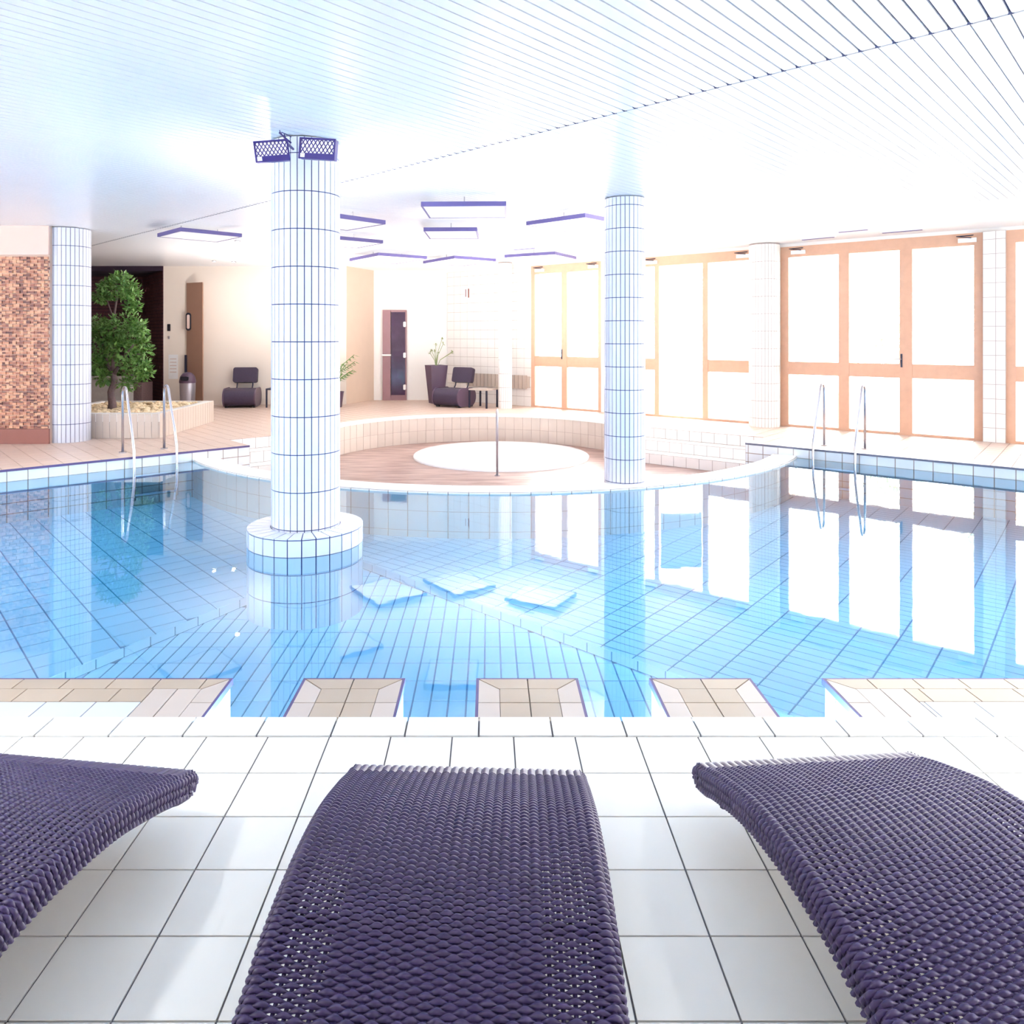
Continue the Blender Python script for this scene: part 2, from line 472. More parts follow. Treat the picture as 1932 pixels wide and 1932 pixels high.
def ngon_slab(name, pts, z0, z1, m, parent=None):
    bm = bmesh.new()
    vs = [bm.verts.new((p[0], p[1], z1)) for p in pts]
    f = bm.faces.new(vs)
    r = bmesh.ops.extrude_face_region(bm, geom=[f])
    for e in r['geom']:
        if isinstance(e, bmesh.types.BMVert): e.co.z = z0
    bmesh.ops.triangulate(bm, faces=[f_ for f_ in bm.faces if len(f_.verts) > 4])
    bmesh.ops.recalc_face_normals(bm, faces=bm.faces)
    me = bpy.data.meshes.new(name); bm.to_mesh(me); bm.free(); me.materials.append(m)
    o = bpy.data.objects.new(name, me); COL.objects.link(o)
    if parent: o.parent = parent
    return o
def struct(o, label, cat):
    return tag(o, label, cat, kind='structure')

# ------------------------------------------------------------------ upper deck (foreground)
deck = struct(MB().box(-8.5, 8.5, -3.0, NEARY, -1.0, -0.006).build('floor', M['deck_grout']),
              'near pool deck of large square off-white tiles under the three loungers', 'floor')
PT = 0.2026
T = Tiles(deck, 'tile', M['deck'], 300, rest_name='tiles_out_of_view')
T.grid(Matrix.Identity(4), -8.4, 8.4, -3.0, 2.45, PT, 0.2035, 0.0048, 0.0045 - 0.0045, uo=0.4876, vo=2.45)
T.flush()
T = Tiles(deck, 'coping_tile', M['coping'], 60, rest_name='coping_tiles_out_of_view')
T.grid(Matrix.Translation((0, 0, 0.001)), -8.4, 8.4, 2.45, NEARY + 0.012, 0.245, 0.124, 0.0065, 0.002, uo=0.457, vo=2.45)
T.flush()

# ------------------------------------------------------------------ lower ledge with water inlets
def ledge_border(T1, T2, T3, base, x0, x1, yb, island):
    pass
YF = 3.17
GM = 0.005
def ledge(name, x0, x1, label, left_open, right_open, island=False):
    b = struct(MB().box(x0, x1, 2.50, YF, -1.15, ZC - 0.006).build(name, M['beige_grout']), label, 'ledge')
    m_ = 0.085
    fr = Matrix.Translation((0, 0, ZC - 0.002))
    Tb = Tiles(b, 'beige_tile', M['beige'], 300, 6, 'beige_tiles_out_of_view')
    Tp = Tiles(b, 'pale_tile', M['beige_pale'], 300, 6, 'pale_tiles_out_of_view')
    Tw = Tiles(b, 'white_tile', M['lower_white'], 300, 6, 'white_tiles_out_of_view')
    th = 0.002
    xl = x0 + (m_ if left_open else 0); xr = x1 - (m_ if right_open else 0)
    # far border strip, mitred
    if island: xm = [x0, (x0 + x1) / 2, x1]
    else:
        step = 0.195
        k = int((x1 - x0) / step)
        xm = ([x0] + [x1 - step * (i + 0.5) for i in range(k, -1, -1) if x1 - step * (i + .5) > x0 + .05] + [x1]) if right_open else \
             ([x0] + [x0 + step * (i + 0.9) for i in range(k) if x0 + step * (i + .9) < x1 - .05] + [x1])
    for a, c in zip(xm[:-1], xm[1:]):
        p = [(a + GM / 2, YF), (c - GM / 2, YF), (min(c - GM / 2, xr) if c == x1 else c - GM / 2, YF - m_), (max(a + GM / 2, xl) if a == x0 else a + GM / 2, YF - m_)]
        Tb.put(fr, p[::-1], th)
    # side border strips
    for open_, xe, s in ((left_open, x0, 1), (right_open, x1, -1)):
        if not open_: continue
        y = YF - m_; first = True
        while y > 2.52:
            y2 = y - 0.118
            p = [(xe, (YF - GM) if first else y - GM / 2), (xe + s * m_, y - GM / 2 - (GM if first else 0)), (xe + s * m_, y2 + GM / 2), (xe, y2 + GM / 2)]
            if s > 0: p = p[::-1]
            Tp.put(fr, p, th); y = y2; first = False
    if island:
        xs = [xl, (x0 + x1) / 2, xr]; y = YF - m_
        while y > 2.52:
            for a, c in zip(xs[:-1], xs[1:]):
                Tb.put(fr, [(a + GM / 2, y - 0.118 + GM / 2), (c - GM / 2, y - 0.118 + GM / 2), (c - GM / 2, y - GM / 2), (a + GM / 2, y - GM / 2)], th)
            y -= 0.118
    else:
        # second beige row, then white tiles; a pale corner beside the inlet
        inner = 0.20
        wa, wb = (xl, xr - inner) if right_open else (xl + inner, xr)
        Tb.grid(fr, wa, wb, YF - m_ - 0.11, YF - m_, 0.195, 0.11, GM, th, uo=(wb if right_open else wa) + 0.06, vo=YF - m_)
        Tw.grid(fr, wa, wb, 2.52, YF - m_ - 0.11, 0.2, 0.2, GM, th, uo=(wb if right_open else wa) + 0.02, vo=YF - m_ - 0.11)
        ca, cb = (xr - inner, xr) if right_open else (xl, xl + inner)
        Tp.grid(fr, ca, cb, 2.52, YF - m_, 0.1, 0.24, GM, th, uo=ca, vo=YF - m_)
    # vertical faces with long tiles
    Tv = Tiles(b, 'side_tile', M['wall_tile'], 120, 6, 'side_tiles_below')
    if right_open:
        f, L = wall_frame((x1, 2.52), (x1, YF), -1.15); Tv.grid(f, 0, L, 0, ZC + 1.12, 0.1, 0.24, GM, 0.004, uo=L, vo=ZC + 1.12)
    if left_open:
        f, L = wall_frame((x0, YF), (x0, 2.52), -1.15); Tv.grid(f, 0, L, 0, ZC + 1.12, 0.1, 0.24, GM, 0.004, uo=0, vo=ZC + 1.12)
    for t_ in (Tb, Tp, Tw, Tv): t_.flush()
    lip = MB()
    lip.box(x0, x1, YF, YF + 0.012, ZC - 0.028, ZC - 0.001)
    if right_open: lip.box(x1, x1 + 0.012, 2.52, YF + 0.012, ZC - 0.028, ZC - 0.001)
    if left_open: lip.box(x0 - 0.012, x0, 2.52, YF + 0.012, ZC - 0.028, ZC - 0.001)
    lip.build('edge_strip', M['lip'], b)
    return b
ledge('pool_ledge', -10.5, -1.107, 'long beige and white tiled ledge at the left end of the near pool edge', False, True)
ledge('pool_ledge', 1.44, 11.5, 'long beige and white tiled ledge at the right end of the near pool edge', True, False)
for i, (cx_, w_) in enumerate(((-0.575, 'left, straight in front of the ringed column'), (0.165, 'middle, between the other two islands'), (0.905, 'right, nearest the right-hand ledge'))):
    ledge('ledge_island', cx_ - 0.206, cx_ + 0.206, 'small beige tiled island in the near pool edge, ' + w_, True, True, True)

# ------------------------------------------------------------------ pool basin
basin = struct(MB().box(-12, 13, 1.9, 11.5, -1.25, ZF - 0.006).build('pool_floor', M['pool_grout']),
               'blue tiled floor of the swimming pool seen through the water', 'pool floor')
CORN = Vector((-1.33, 6.95))
q1 = Vector((-3.62, 2.60)); q2 = Vector((3.07, 2.60))
pl_near = []
e1 = (q1 - CORN).normalized(); e2 = (q2 - CORN).normalized()
def halfplane(P, d, inside):
    n = Vector((-d.y, d.x)); c = n.dot(P)
    if n.dot(inside) > c: n, c = -n, -c
    return (n.x, n.y, c)
ins = Vector((-0.5, 4.0))
h1 = halfplane(CORN, e1, ins); h2 = halfplane(CORN, e2, ins)
Tn = Tiles(basin, 'floor_tile', M['pool_tile'], 300, 8, 'floor_tiles_beyond')
Tn.grid(Matrix.Translation((0, 0, ZF - 0.003)), -4, 3.4, 2.6, 7.0, 0.104, 0.2485, 0.011, 0.003, uo=-0.13, vo=2.58, planes=[h1, h2])
Tn.flush()
# raised bay : everything on the far side of the two step edges, in two convex pieces split from the corner outward
up = Vector((-0.35, 1.0)).normalized()
raised = MB()
LB = [(-12, 2.55), (q1.x, 2.6), (CORN.x, CORN.y), (CORN.x + up.x * 3.2, CORN.y + up.y * 3.2), (-12, 10.1)]
RB = [(q2.x, 2.6), (12.8, 2.55), (12.8, 10.1), (CORN.x + up.x * 3.2, CORN.y + up.y * 3.2), (CORN.x, CORN.y)]
raised.prism(LB, ZF - 0.05, ZR - 0.006); raised.prism(RB, ZF - 0.05, ZR - 0.006)
raised.build('raised_floor', M['pool_grout'], basin)
hs = halfplane(CORN, up, Vector((-6, 6)))
def rot_planes(frame, planes):
    """world half planes -> tile coordinates"""
    out = []
    for nx, ny, c in planes:
        a = frame.to_3x3().inverted() @ Vector((nx, ny, 0))
        o = frame.translation
        out.append((a.x, a.y, c - nx * o.x - ny * o.y))
    return out
def neg(h): return (-h[0], -h[1], -h[2])
frL = frame_of((EL.x, EL.y, ZR - 0.003), (dL.x, dL.y, 0), (0, 0, 1))
TL = Tiles(basin, 'bay_tile', M['pool_tile'], 260, 9, 'bay_tiles_beyond')
TL.grid(frL, -11, 3.0, -8.5, 0.4, 0.2485, 0.206, 0.011, 0.003, planes=rot_planes(frL, [neg(h1), hs, (0, -1, -2.55)]))
frR = frame_of((ER.x, ER.y, ZR - 0.003), (dR.x, dR.y, 0), (0, 0, 1))
TL.grid(frR, -6.5, 11, -9.5, 0.4, 0.2485, 0.104, 0.011, 0.003, planes=rot_planes(frR, [neg(h2), neg(hs), (0, -1, -2.55)]),
        pred=lambda p: (Vector((p.x, p.y)) - SC).length > RIM - 0.1)
TL.flush()
Tr = Tiles(basin, 'step_tile', M['pool_tile'], 80, 6, 'step_tiles_beyond')
f, L = wall_frame((q1.x, q1.y), (CORN.x, CORN.y), ZF); Tr.grid(f, 0, L, 0, ZR - ZF, 0.2, ZR - ZF, 0.01, 0.004)
f, L = wall_frame((CORN.x, CORN.y), (q2.x, q2.y), ZF); Tr.grid(f, 0, L, 0, ZR - ZF, 0.2, ZR - ZF, 0.01, 0.004)
Tr.flush()

# ------------------------------------------------------------------ far deck slab (also backs the pool walls)
pts = [EL - dL * 9.5, EL, L0] + ARC + [R0, ER, ER + dR * 10.0, (14, 19), (-14, 19)]
far = struct(ngon_slab('floor_far_deck', pts, -1.24, ZC - 0.006, M['far_grout']),
             'far pool deck of small pinkish beige tiles beyond the water', 'floor')
Tf = Tiles(far, 'tile', M['far_deck'], 300, 9, 'tiles_beyond')
fL = frame_of((EL.x, EL.y, ZC - 0.003), (dL.x, dL.y, 0), (0, 0, 1))
Tf.grid(fL, -9.5, 0, 0, NOTCH, 0.2, 0.18, 0.008, 0.003)
def beyond_arc(p): return (Vector((p.x, p.y)) - AC).length > AR + 0.1
Tf.grid(fL, -9.5, 8, NOTCH, 8.0, 0.2, 0.2, 0.008, 0.003, vo=NOTCH, planes=rot_planes(fL, [(1, 0, 0)]), pred=lambda p: beyond_arc(p) and p.y < 17.6)
fR = frame_of((ER.x, ER.y, ZC - 0.003), (dR.x, dR.y, 0), (0, 0, 1))
Tf.grid(fR, 0, 9.5, 0, NOTCH, 0.2, 0.18, 0.008, 0.003)
Tf.grid(fR, -9, 9.5, NOTCH, 4.2, 0.2, 0.2, 0.008, 0.003, vo=NOTCH, planes=rot_planes(fR, [(-1, 0, 0)]), pred=lambda p: beyond_arc(p) and p.y < 17.6)
Tf.flush()
# curved coping above the whirlpool wall
for k in range(0, 40):
    a = aL + (aR - aL) * k / 40; b = aL + (aR - aL) * (k + 1) / 40 + 0.0015
    r0, r1 = AR - 0.012, AR + 0.22
    poly = [(AC.x + r * math.cos(t), AC.y + r * math.sin(t)) for r, t in ((r0, a), (r1, a), (r1, b), (r0, b))]
    MB().prism(poly, ZC - 0.03, ZC + 0.006).build('coping_tile', M['white_tile'], far)
# white coping strip along left and right edges + dark overhang line
for P, d, L, n in ((EL, -dL, 9.5, nL), (ER, dR, 10.0, nR)):
    b = MB(); z = Vector((0, 0, 1)); D = Vector((d.x, d.y, 0)); N = Vector((n.x, n.y, 0))
    fr = Matrix.Identity(4)
    for i in range(3): fr[i][0], fr[i][1], fr[i][2] = D[i], N[i], z[i]
    fr.translation = (P.x, P.y, 0)
    MB().box(0, L, -0.012, 0.004, ZC - 0.022, ZC + 0.001, fr).build('edge_strip', M['lip'] if P is EL else M['wall_grout'], far)
# tiles on the pool side walls
Tw = Tiles(far, 'wall_tile', M['wall_tile'], 220, 9, 'wall_tiles_below')
f, L = wall_frame(EL - dL * 9.5, EL, -1.2)
Tw.grid(f, 0, L, 0, ZC + 1.2 - 0.02, 0.2, 0.118, 0.010, 0.006, uo=L + 0.04, vo=ZC + 1.2 - 0.02)
f, L = wall_frame(ER, ER + dR * 10, -1.2)
Tw.grid(f, 0, L, 0, ZC + 1.2 - 0.02, 0.2, 0.118, 0.010, 0.006, uo=0.04, vo=ZC + 1.2 - 0.02)
f, L = wall_frame(EL, L0, ZS); Tw.grid(f, 0, L, 0, ZC - ZS, 0.12, 0.118, 0.008, 0.004)
f, L = wall_frame(R0, ER, ZS); Tw.grid(f, 0, L, 0, ZC - ZS, 0.12, 0.118, 0.008, 0.004)
Tw.flush()
Ta = Tiles(far, 'curved_wall_tile', M['beige_pale'], 60, 9, 'curved_wall_tiles')
for k in range(40):
    A, B = ARC[k], ARC[k + 1]
    f, L = wall_frame(A, B, ZS)
    Ta.grid(f, 0, L, 0, ZC - ZS - 0.03, L, 0.227, 0.006, 0.004)
Ta.flush()

# ------------------------------------------------------------------ whirlpool terrace: rim, sunken floor, steps, tub
rim = MB()
prof = [(RIM, -1.2), (RIM, ZW + 0.012), (RIM - 0.02, ZW + 0.022), (RIM - 0.30, ZW + 0.022), (RIM - 0.31, ZW + 0.01), (RIM - 0.31, -1.0)]
rim.lathe(prof, SC.x, SC.y, 60, rl - 0.09, rr + 0.09)
rim_o = struct(rim.build('pool_rim', M['white_grout'], smooth=False), 'curved white tiled rim between the pool and the whirlpool terrace', 'rim')
Tq = Tiles(rim_o, 'rim_tile', M['white_tile'], 90, 6, 'rim_tiles_below')
N = 44
for k in range(N):
    a = rl + (rr - rl) * k / N; b = rl + (rr - rl) * (k + 1) / N - 0.0012
    r0, r1 = RIM - 0.298, RIM + 0.0
    poly = [(SC.x + r * math.cos(t), SC.y + r * math.sin(t)) for r, t in ((r0, a), (r1, a), (r1, b), (r0, b))]
    Tq.put(Matrix.Translation((0, 0, ZW + 0.02)), poly, 0.005)
    A = SC + RIM * Vector((math.cos(a), math.sin(a))); B = SC + RIM * Vector((math.cos(b), math.sin(b)))
    f, L = wall_frame(A, B, -1.15)
    Tq.grid(f, 0, L, 0, ZW + 1.15 + 0.015, L, 0.2, 0.006, 0.004, vo=ZW + 1.165)
Tq.flush()
sp = [SC + (RIM - 0.2) * Vector((math.cos(t), math.sin(t))) for t in [rl - .1 + (rr - rl + .2) * k / 30 for k in range(31)]]
sp += [(R0.x + .1, R0.y + .3), (2.4, 12.6), (1.2, 13.9), (0, 14.2), (-1.2, 13.9), (-2.5, 12.2), (L0.x - .1, L0.y + .3)]
struct(ngon_slab('floor_whirlpool_terrace', sp, -1.0, ZS, M['spa_floor']),
       'wet pinkish brown floor around the round white whirlpool', 'floor')
def steps(name, P, d, n, L, label):
    """three steps descending towards -n from line P + d*t"""
    root = struct(empty(name, (0, 0, 0)), label, 'steps')
    for i in (1, 2):
        zt = ZC - 0.161 * i; w = 0.27
        fr = Matrix.Identity(4)
        for k in range(3): fr[k][0], fr[k][1] = (d.x, d.y, 0)[k], (n.x, n.y, 0)[k]
        fr.translation = (P.x, P.y, 0)
        st = MB().box(0, L, -w * i, 0, ZS - 0.02, zt - 0.005, fr).build('step', M['white_grout'], root)
        Tt = Tiles(st, 'step_tile', M['white_tile'], 40, 6, 'step_tiles')
        ff = frame_of((P.x, P.y, zt - 0.003), (d.x, d.y, 0), (0, 0, 1))
        Tt.grid(ff, 0, L, -w * i, -w * (i - 1), 0.2, w, 0.008, 0.003, vo=0)
        A = P - n * w * i; B = A + d * L
        if Vector((d.y, -d.x)).dot(-n) < 0: A, B = B, A
        f, LL = wall_frame(A, B, zt - 0.16)
        Tt.grid(f, 0, LL, 0, 0.155, 0.2, 0.155, 0.008, 0.004)
        Tt.flush()
    # top riser
    A = P; B = P + d * L
    f, LL = wall_frame(A, B, ZC - 0.16)
    Tt = Tiles(root, 'riser_tile', M['white_tile'], 40, 6, 'riser_tiles')
    Tt.grid(f, 0, LL, 0, 0.155, 0.2, 0.155, 0.008, 0.004)
    Tt.flush()
steps('terrace_steps', L0, dL, nL, 1.45, 'white tiled steps descending behind the ringed column')
steps('terrace_steps', R1, dR, nR, 2.35, 'white tiled steps in front of the open glass door')

tub = tag(empty('whirlpool_tub', (0.2, 12.05, ZS)), 'round white whirlpool tub set in the brown sunken floor', 'whirlpool')
t_ = MB().lathe([(1.42, 0.0), (1.42, 0.03), (1.39, 0.045), (1.22, 0.045), (1.18, 0.02), (1.16, -0.25), (0.0001, -0.3)], 0, 0, 72)
t_.build('tub_shell', M['spa_white'], tub, smooth=True)
b_ = MB().lathe([(1.175, 0.018), (0.8, 0.03), (0.4, 0.022), (0.0001, 0.034)], 0, 0, 60)
b_.build('blown_out_water', M['spa_white'], tub, smooth=True)  # overexposed glare on the water is put in as plain white
# handrail beside the tub, seen end on
hr = tag(empty('grab_rail', (0.12, 10.35, ZS)), 'thin steel handrail standing before the white whirlpool', 'handrail')
p_ = [(0, 0, 0), (0, 0, 0.78)] + [(0, 0.08 - 0.08 * math.cos(t), 0.78 + 0.09 * math.sin(t)) for t in (0.5, 1.0, PI / 2)] + [(0, 0.5, 0.87), (0, 0.58, 0.80), (0, 0.60, 0)]
MB().tube(p_, 0.016, 8).build('rail', M['grey_steel'], hr, smooth=True)
for yy in (0, 0.60): MB().lathe([(0.0001, 0.012), (0.04, 0.012), (0.04, 0)], 0, yy, 16).build('foot_flange', M['steel'], hr)

# ------------------------------------------------------------------ water
wp = [(-11.6, 2.45), (12.6, 2.45), tuple(ER + dR * 9.99)] + [tuple(p) for p in RIMPTS[::-1]] + [tuple(EL - dL * 9.49)]
bm = bmesh.new(); fc = bm.faces.new([bm.verts.new((p[0], p[1], ZW)) for p in wp]); bmesh.ops.triangulate(bm, faces=[fc])
for f_ in bm.faces:
    if f_.normal.z < 0: f_.normal_flip()
me = bpy.data.meshes.new('pool_water'); bm.to_mesh(me); bm.free(); me.materials.append(M['water'])
wo = bpy.data.objects.new('pool_water', me); COL.objects.link(wo)
tag(wo, 'still clear blue water filling the swimming pool', 'water', kind='structure')

# ------------------------------------------------------------------ columns
def column(name, X, Y, r, z0, z1, rowh, zref, label, n=31, parts=True, phase=0.0, mt='col_tile', mg='col_grout'):
    o = struct(MB().lathe([(r - 0.006, z0), (r - 0.006, z1)], X, Y, 48).build(name, M[mg], smooth=True), label, 'column')
    Tt = Tiles(o, 'tile', M[mt], 300, 5 if parts else 99, 'tiles_joined' if parts else 'tiles')
    k0 = math.floor((z0 - zref) / rowh); k1 = math.ceil((z1 - zref) / rowh)
    g = 0.0075
    for k in range(k0, k1):
        a_, b_ = max(z0, zref + k * rowh + g / 2), min(z1, zref + (k + 1) * rowh - g / 2)
        if b_ - a_ < 0.01: continue
        for i in range(n):
            t0 = 2 * PI * (i + phase) / n + g / 2 / r; t1 = 2 * PI * (i + 1 + phase) / n - g / 2 / r
            A = (X + r * math.cos(t0), Y + r * math.sin(t0)); B = (X + r * math.cos(t1), Y + r * math.sin(t1))
            f, L = wall_frame(A, B, a_)
            Tt.put(f @ Matrix.Translation((0, 0, -0.003)), [(0, 0), (L, 0), (L, b_ - a_), (0, b_ - a_)], 0.003, (round(L, 5), round(b_ - a_, 5)))
    Tt.flush()
    return o
c1 = (-1.427, 5.79)
col1 = column('column', c1[0], c1[1], 0.262, ZC - 0.02, ZT - 0.01, 0.2823, H - (645 - CY) * 5.53 / F, 'tiled round column rising from the pool with two floodlights on top', 31, True, phase=0.25)
# ring plinth
R_ = 0.44
pl = struct(MB().lathe([(R_ - 0.006, -1.2), (R_ - 0.006, ZC - 0.006), (0.2, ZC - 0.006)], c1[0], c1[1], 64).build('column_plinth', M['col_grout'], smooth=False),
            'wide round tiled plinth standing in the water around the floodlit column', 'plinth')
Tt = Tiles(pl, 'tile', M['col_tile'], 200, 5, 'tiles_behind')
n = 27; g = 0.009
for i in range(n):
    t0 = 2 * PI * i / n; t1 = 2 * PI * (i + 1) / n
    ga = g / 2 / R_
    A = (c1[0] + R_ * math.cos(t0 + ga), c1[1] + R_ * math.sin(t0 + ga)); B = (c1[0] + R_ * math.cos(t1 - ga), c1[1] + R_ * math.sin(t1 - ga))
    zz = ZC - 0.008
    for h_ in (0.125, 0.128, 0.2, 0.2, 0.2, 0.2):
        f, L = wall_frame(A, B, zz - h_)
        Tt.put(f @ Matrix.Translation((0, 0, -0.003)), [(0, 0), (L, 0), (L, h_ - 0.008), (0, h_ - 0.008)], 0.003)
        zz -= h_
    poly = [(c1[0] + r * math.cos(t), c1[1] + r * math.sin(t)) for r, t in ((0.268, t0 + .013), (R_, t0 + ga), (R_, t1 - ga), (0.268, t1 - .013))]
    Tt.put(Matrix.Translation((0, 0, ZC - 0.005)), poly, 0.004)
Tt.flush()
c2 = at(131, Y=10.42, z=0); column('column', c2.x, c2.y, 0.272, ZC - 0.01, ZT - 0.01, 0.273, H - (578 / 3.715 + 420 - CY) * 10.15 / F,
       'tiled round column beside the brick wall and the planter', 31, False)
c3 = at(1178.5, Y=8.11, z=0); column('column', c3.x, c3.y, 0.221, ZS - 0.01, ZT - 0.01, 0.2475, H - (592 / 2.379 + 400 - CY) * 7.89 / F,
       'tiled round column standing at the pool rim before the glass doors', 29, False)
c4 = at(1442, Y=12.1, z=0); column('column', c4.x, c4.y, 0.24, ZC - 0.01, ZT - 0.01, 0.28, 0, 'white tiled round column between two glass door fronts', 30, False, mt='white_tile', mg='white_grout')

# ------------------------------------------------------------------ floodlights on the column
def floodlight(ctr, w, h, roll, yaw, label):
    root = tag(empty('floodlight', ctr), label, 'floodlight', 'floodlights on the pool column')
    root.rotation_euler = (math.radians(2), roll, yaw)
    def part(mb, name, m, par=root): return mb.build(name, M[m], par)
    hw, hh, t = w / 2, h / 2, 0.012
    fr_ = MB()
    fr_.box(-hw, hw, -0.012, 0.0, hh - t, hh); fr_.box(-hw, hw, -0.012, 0.0, -hh, -hh + t * .8)
    fr_.box(-hw, -hw + t, -0.012, 0.0, -hh + t * .8, hh - t); fr_.box(hw - t, hw, -0.012, 0.0, -hh + t * .8, hh - t)
    frm = part(fr_, 'guard_frame', 'violet_metal')
    zb = -hh + 0.042
    for k in range(-2, 9):
        for s in (1, -1):
            wd = (w - 2 * t) / 8
            x0 = -hw + t + wd * k; z0_, z1_ = zb, hh - t
            dx = (z1_ - z0_) * 0.62 * s
            xa, xb = (x0, x0 + dx) if s > 0 else (x0 + wd * 2.0, x0 + wd * 2.0 + dx)
            # clip to the opening
            lo, hi = -hw + t, hw - t
            ta, tb = 0.0, 1.0
            for lim, sg in ((lo, 1), (hi, -1)):
                fa = sg * (xa - lim); fb = sg * (xb - lim)
                if fa < 0 and fb < 0: ta, tb = 1, 0; break
                if fa < 0: ta = max(ta, fa / (fa - fb))
                if fb < 0: tb = min(tb, fa / (fa - fb))
            if tb - ta < 0.05: continue
            A = Vector((xa + (xb - xa) * ta, -0.006, z0_ + (z1_ - z0_) * ta)); B = Vector((xa + (xb - xa) * tb, -0.006, z0_ + (z1_ - z0_) * tb))
            part(MB().tube([A, B], 0.0042, 5), 'guard_wire', 'violet_metal')
    part(MB().box(-hw + t, hw - t, -0.010, -0.002, -hh + t * .8, zb), 'lower_strip', 'violet_metal')
    part(MB().box(-hw + t + .002, -hw + t + .034, -0.013, -0.010, -hh + .010, zb - .004), 'white_label', 'label')
    part(MB().box(-hw + t, hw - t, 0.004, 0.008, zb, hh - t), 'lamp_glass', 'lamp_glass')
    part(MB().box(-hw + .004, hw - .004, 0.009, 0.055, -hh + .004, hh - .004), 'housing', 'violet_metal')
    return root
pA = at(513, 285, Y=5.18); floodlight(pA, 0.235, 0.148, math.radians(-7), math.radians(10), 'left one of two violet floodlights with diamond mesh guards on the pool column')
pB = at(599, 281, Y=5.2); floodlight(pB, 0.265, 0.148, math.radians(5), math.radians(-8), 'right one of two violet floodlights with diamond mesh guards on the pool column')
br = tag(empty('floodlight_bracket', at(553, 280, Y=5.45)), 'dark clamp bracket between the two floodlights at the column top', 'bracket')
bl = br.location
MB().tube([(0.0, 0.0, -.005), (0.0, -0.2, -.005)], 0.009, 8).build('arm', M['violet_metal'], br)
MB().tube([(-0.045, -0.2, 0.062), (0.0, -0.2, 0.02), (0.038, -0.2, -0.012)], 0.0065, 8).build('clamp', M['violet_metal'], br)
MB().tube([(-0.03, -0.2, 0.064), (0.012, -0.2, 0.045), (0.04, -0.2, 0.03)], 0.0035, 8).build('clamp', M['violet_metal'], br)
MB().tube([(-0.012, -0.2, 0.05), (0.0, -0.2, 0.02), (-0.018, -0.2, -0.018), (-0.026, -0.2, -0.05)], [0.004, 0.006, 0.012, 0.006], 8).build('knuckle', M['violet_metal'], br)
MB().tube([(-0.03, -0.19, 0.066), (-0.06, -0.1, 0.075), (-0.085, -0.05, ZT - bl.z - 0.004)], 0.004, 6).build('cable', M['violet_metal'], br)

# ------------------------------------------------------------------ ceiling
cj_a = at(1200, 205, z=None, Y=F * (ZT - H) / (CY - 205)); cj_b = at(645, 345, z=None, Y=F * (ZT - H) / (CY - 345))
J0 = Vector((cj_a.x, cj_a.y)); jd = (Vector((cj_b.x, cj_b.y)) - J0).normalized()        # runs away to the left
w_a = at(1932, 372, Y=F * (ZT - H) / (CY - 372)); K0 = Vector((w_a.x, w_a.y)); kd = Vector((-0.769, 0.640)).normalized()
P0 = Vector((6.91, 10.37)); dw = Vector((-0.766, 0.643)).normalized(); nw = Vector((dw.y, -dw.x))   # window wall, nw points outside?
if nw.dot(Vector((0, 0)) - P0) > 0: nw = -nw
wall_in = halfplane(P0 + nw * 0.25, dw, Vector((0, 0)))
cpoly = clip([(-14, -3.2), (14.2, -3.2), (14.2, 18.5), (-14, 18.5)], [wall_in])
ceil = struct(MB().prism(cpoly, ZT + 0.012, ZT + 0.10).build('ceiling', M['ceil_gap']),
              'white slatted metal ceiling over the whole pool hall', 'ceiling')
sd = Vector((math.sin(math.radians(43.2)), math.cos(math.radians(43.2))))   # slat direction
fC = frame_of((J0.x, J0.y, ZT + 0.012), (sd.x, sd.y, 0), (0, 0, -1))        # tile y axis = n x u
vax = (fC.to_3x3() @ Vector((0, 1, 0)))
pitch = 0.082 * abs(Vector((vax.x, vax.y)).dot(jd))
bnd = [(-1, 0, 13.5), (1, 0, 13.5), (0, -1, 3.0), (0, 1, 18.2)]
side_near = halfplane(J0, jd, Vector((0, 0)))
hw_in = halfplane(K0, kd, Vector((0, 0)))
Ts = Tiles(ceil, 'slat', M['ceil'], 150, 2, 'slats_out_of_view')
def slatrows(T, planes, gap):
    pls = rot_planes(fC, planes)
    for j in range(-220, 221):
        a = j * pitch + gap / 2; w = pitch - gap
        q = [(-30, a), (30, a), (30, a + w), (-30, a + w)]
        c = clip(q, pls)
        if len(c) < 3 or area(c) < 0.01: continue
        # weight: is it in view?
        xs = [p[0] for p in c]; vis = 0
        for k in range(25):
            uu = min(xs) + (max(xs) - min(xs)) * k / 24
            if in_frame(fC @ Vector((uu, a + w / 2, 0))): vis += 1
        T.items.append((1000.0 + vis if vis else 0.0, fC, c, 0.012, None))
n_j = side_near
slatrows(Ts, bnd + [(n_j[0], n_j[1], n_j[2] - 0.012), hw_in], 0.0105)
Ts.flush()
Ts = Tiles(ceil, 'far_slat', M['ceil'], 150, 2, 'far_slats_out_of_view')
nn = neg(n_j)
slatrows(Ts, bnd + [(nn[0], nn[1], nn[2] - 0.006), hw_in], 0.0065)
Ts.flush()
